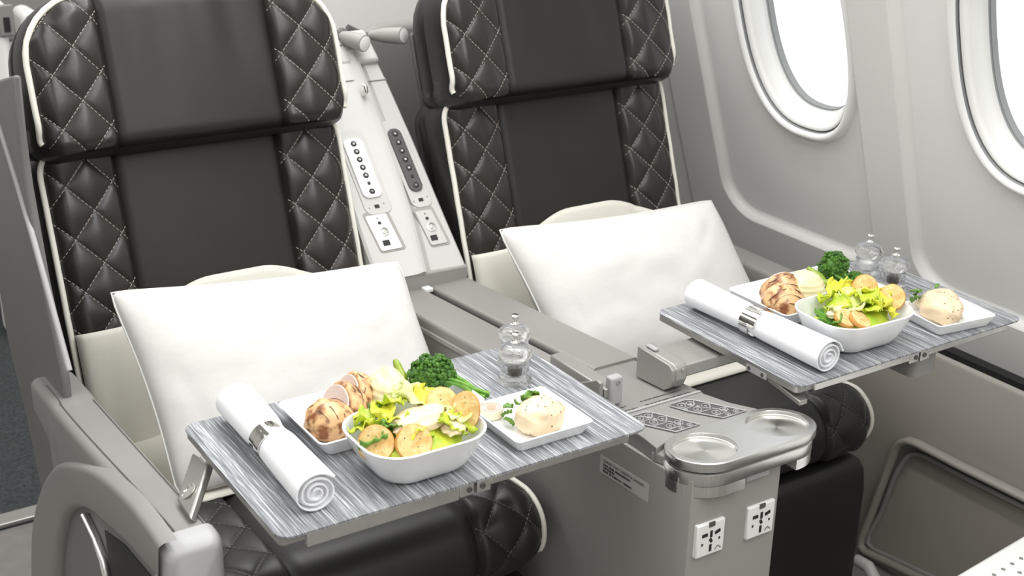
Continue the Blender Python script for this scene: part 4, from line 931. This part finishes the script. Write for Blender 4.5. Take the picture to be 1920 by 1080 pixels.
herbs([(1714, 545, ZP + .034, .0065), (1718, 556, ZP + .026, .0065), (1712, 562, ZP + .020, .006), (1757, 536, ZP + .048, .004), (1722, 548, ZP + .032, .006)], 'window seat', 5.1)

# ------------------------------------------------------------------ things further off
def unit(px0, px1, py0, py1, y, label, scr):
    a, b = pyy(px0, py0, y), pyy(px1, py1, y)
    x0, x1, z0, z1 = a.x, b.x, min(a.z, b.z), max(a.z, b.z)
    r = tag(empty('seat_back_unit', ((x0 + x1) / 2, y, 0)), label, 'seat back', 'seat backs across the aisle')
    obj('unit_shell', MB().box(x0, x1, y, y + .12, 0, z1), BACKM, r, bevel=.02, seg=3)
    if scr:
        s0, s1 = pyy(scr[0], scr[1], y), pyy(scr[2], scr[3], y)
        f = obj('screen_frame', MB().box(s0.x - .012, s1.x + .012, y - .008, y, s1.z - .012, s0.z + .03), PLASTD, r, bevel=.008)
        obj('screen', MB().box(s0.x, s1.x, y - .011, y - .007, s1.z, s0.z), BLACK, f, smooth=0)
unit(-60, 36, 6, 200, 3.3, 'white seat back with small dark screen at the far left edge', (4, 32, 19, 58))
unit(40, 96, 22, 200, 3.35, 'white seat back with small dark screen beside the aisle seat headrest', (60, 52, 74, 70))
a, b = pyy(-60, -40, 3.6), pyy(160, 40, 3.6)
tag(obj('wall_cabinet', MB().box(a.x, b.x, 3.6, 3.8, b.z - .04, a.z), PLASTD, smooth=0, bevel=.01), 'pale grey cabinet high up behind the seats across the aisle', 'cabinet')
# perforated white table end in the right foreground
c0, c1 = pz(1740, 1108, .42), pz(1950, 984, .42)
fd = tag(empty('perforated_panel', (1.5, .8, .40)), 'white perforated panel edge in the bottom right corner', 'panel')
dv = (c1 - c0).normalized(); nv = Vector((dv.y, -dv.x, 0))
obj('panel_top', MB().prism([c0, c1 + dv * .2, c1 + dv * .2 + nv * .35, c0 + nv * .35], (0, 0, -.03)), WHITE, fd, smooth=20, bevel=.006)
for i in range(9):
    for j in range(4):
        p = c0 + dv * (.06 + i * .022 + (j % 2) * .011) + nv * (.032 + j * .018)
        obj('perforation', MB().lathe([(.0032, 0), (.0032, .0004)], p, 12), PLASTD, fd)
tag(obj('cable_duct', MB().tube([pxx(*p, 1.60) for p in ((1606, 1050), (1628, 1062), (1640, 1085), (1645, 1130))], .011, 8), PLAST, smooth=60), 'pale grey cable duct beside the window seat leg rest', 'duct')
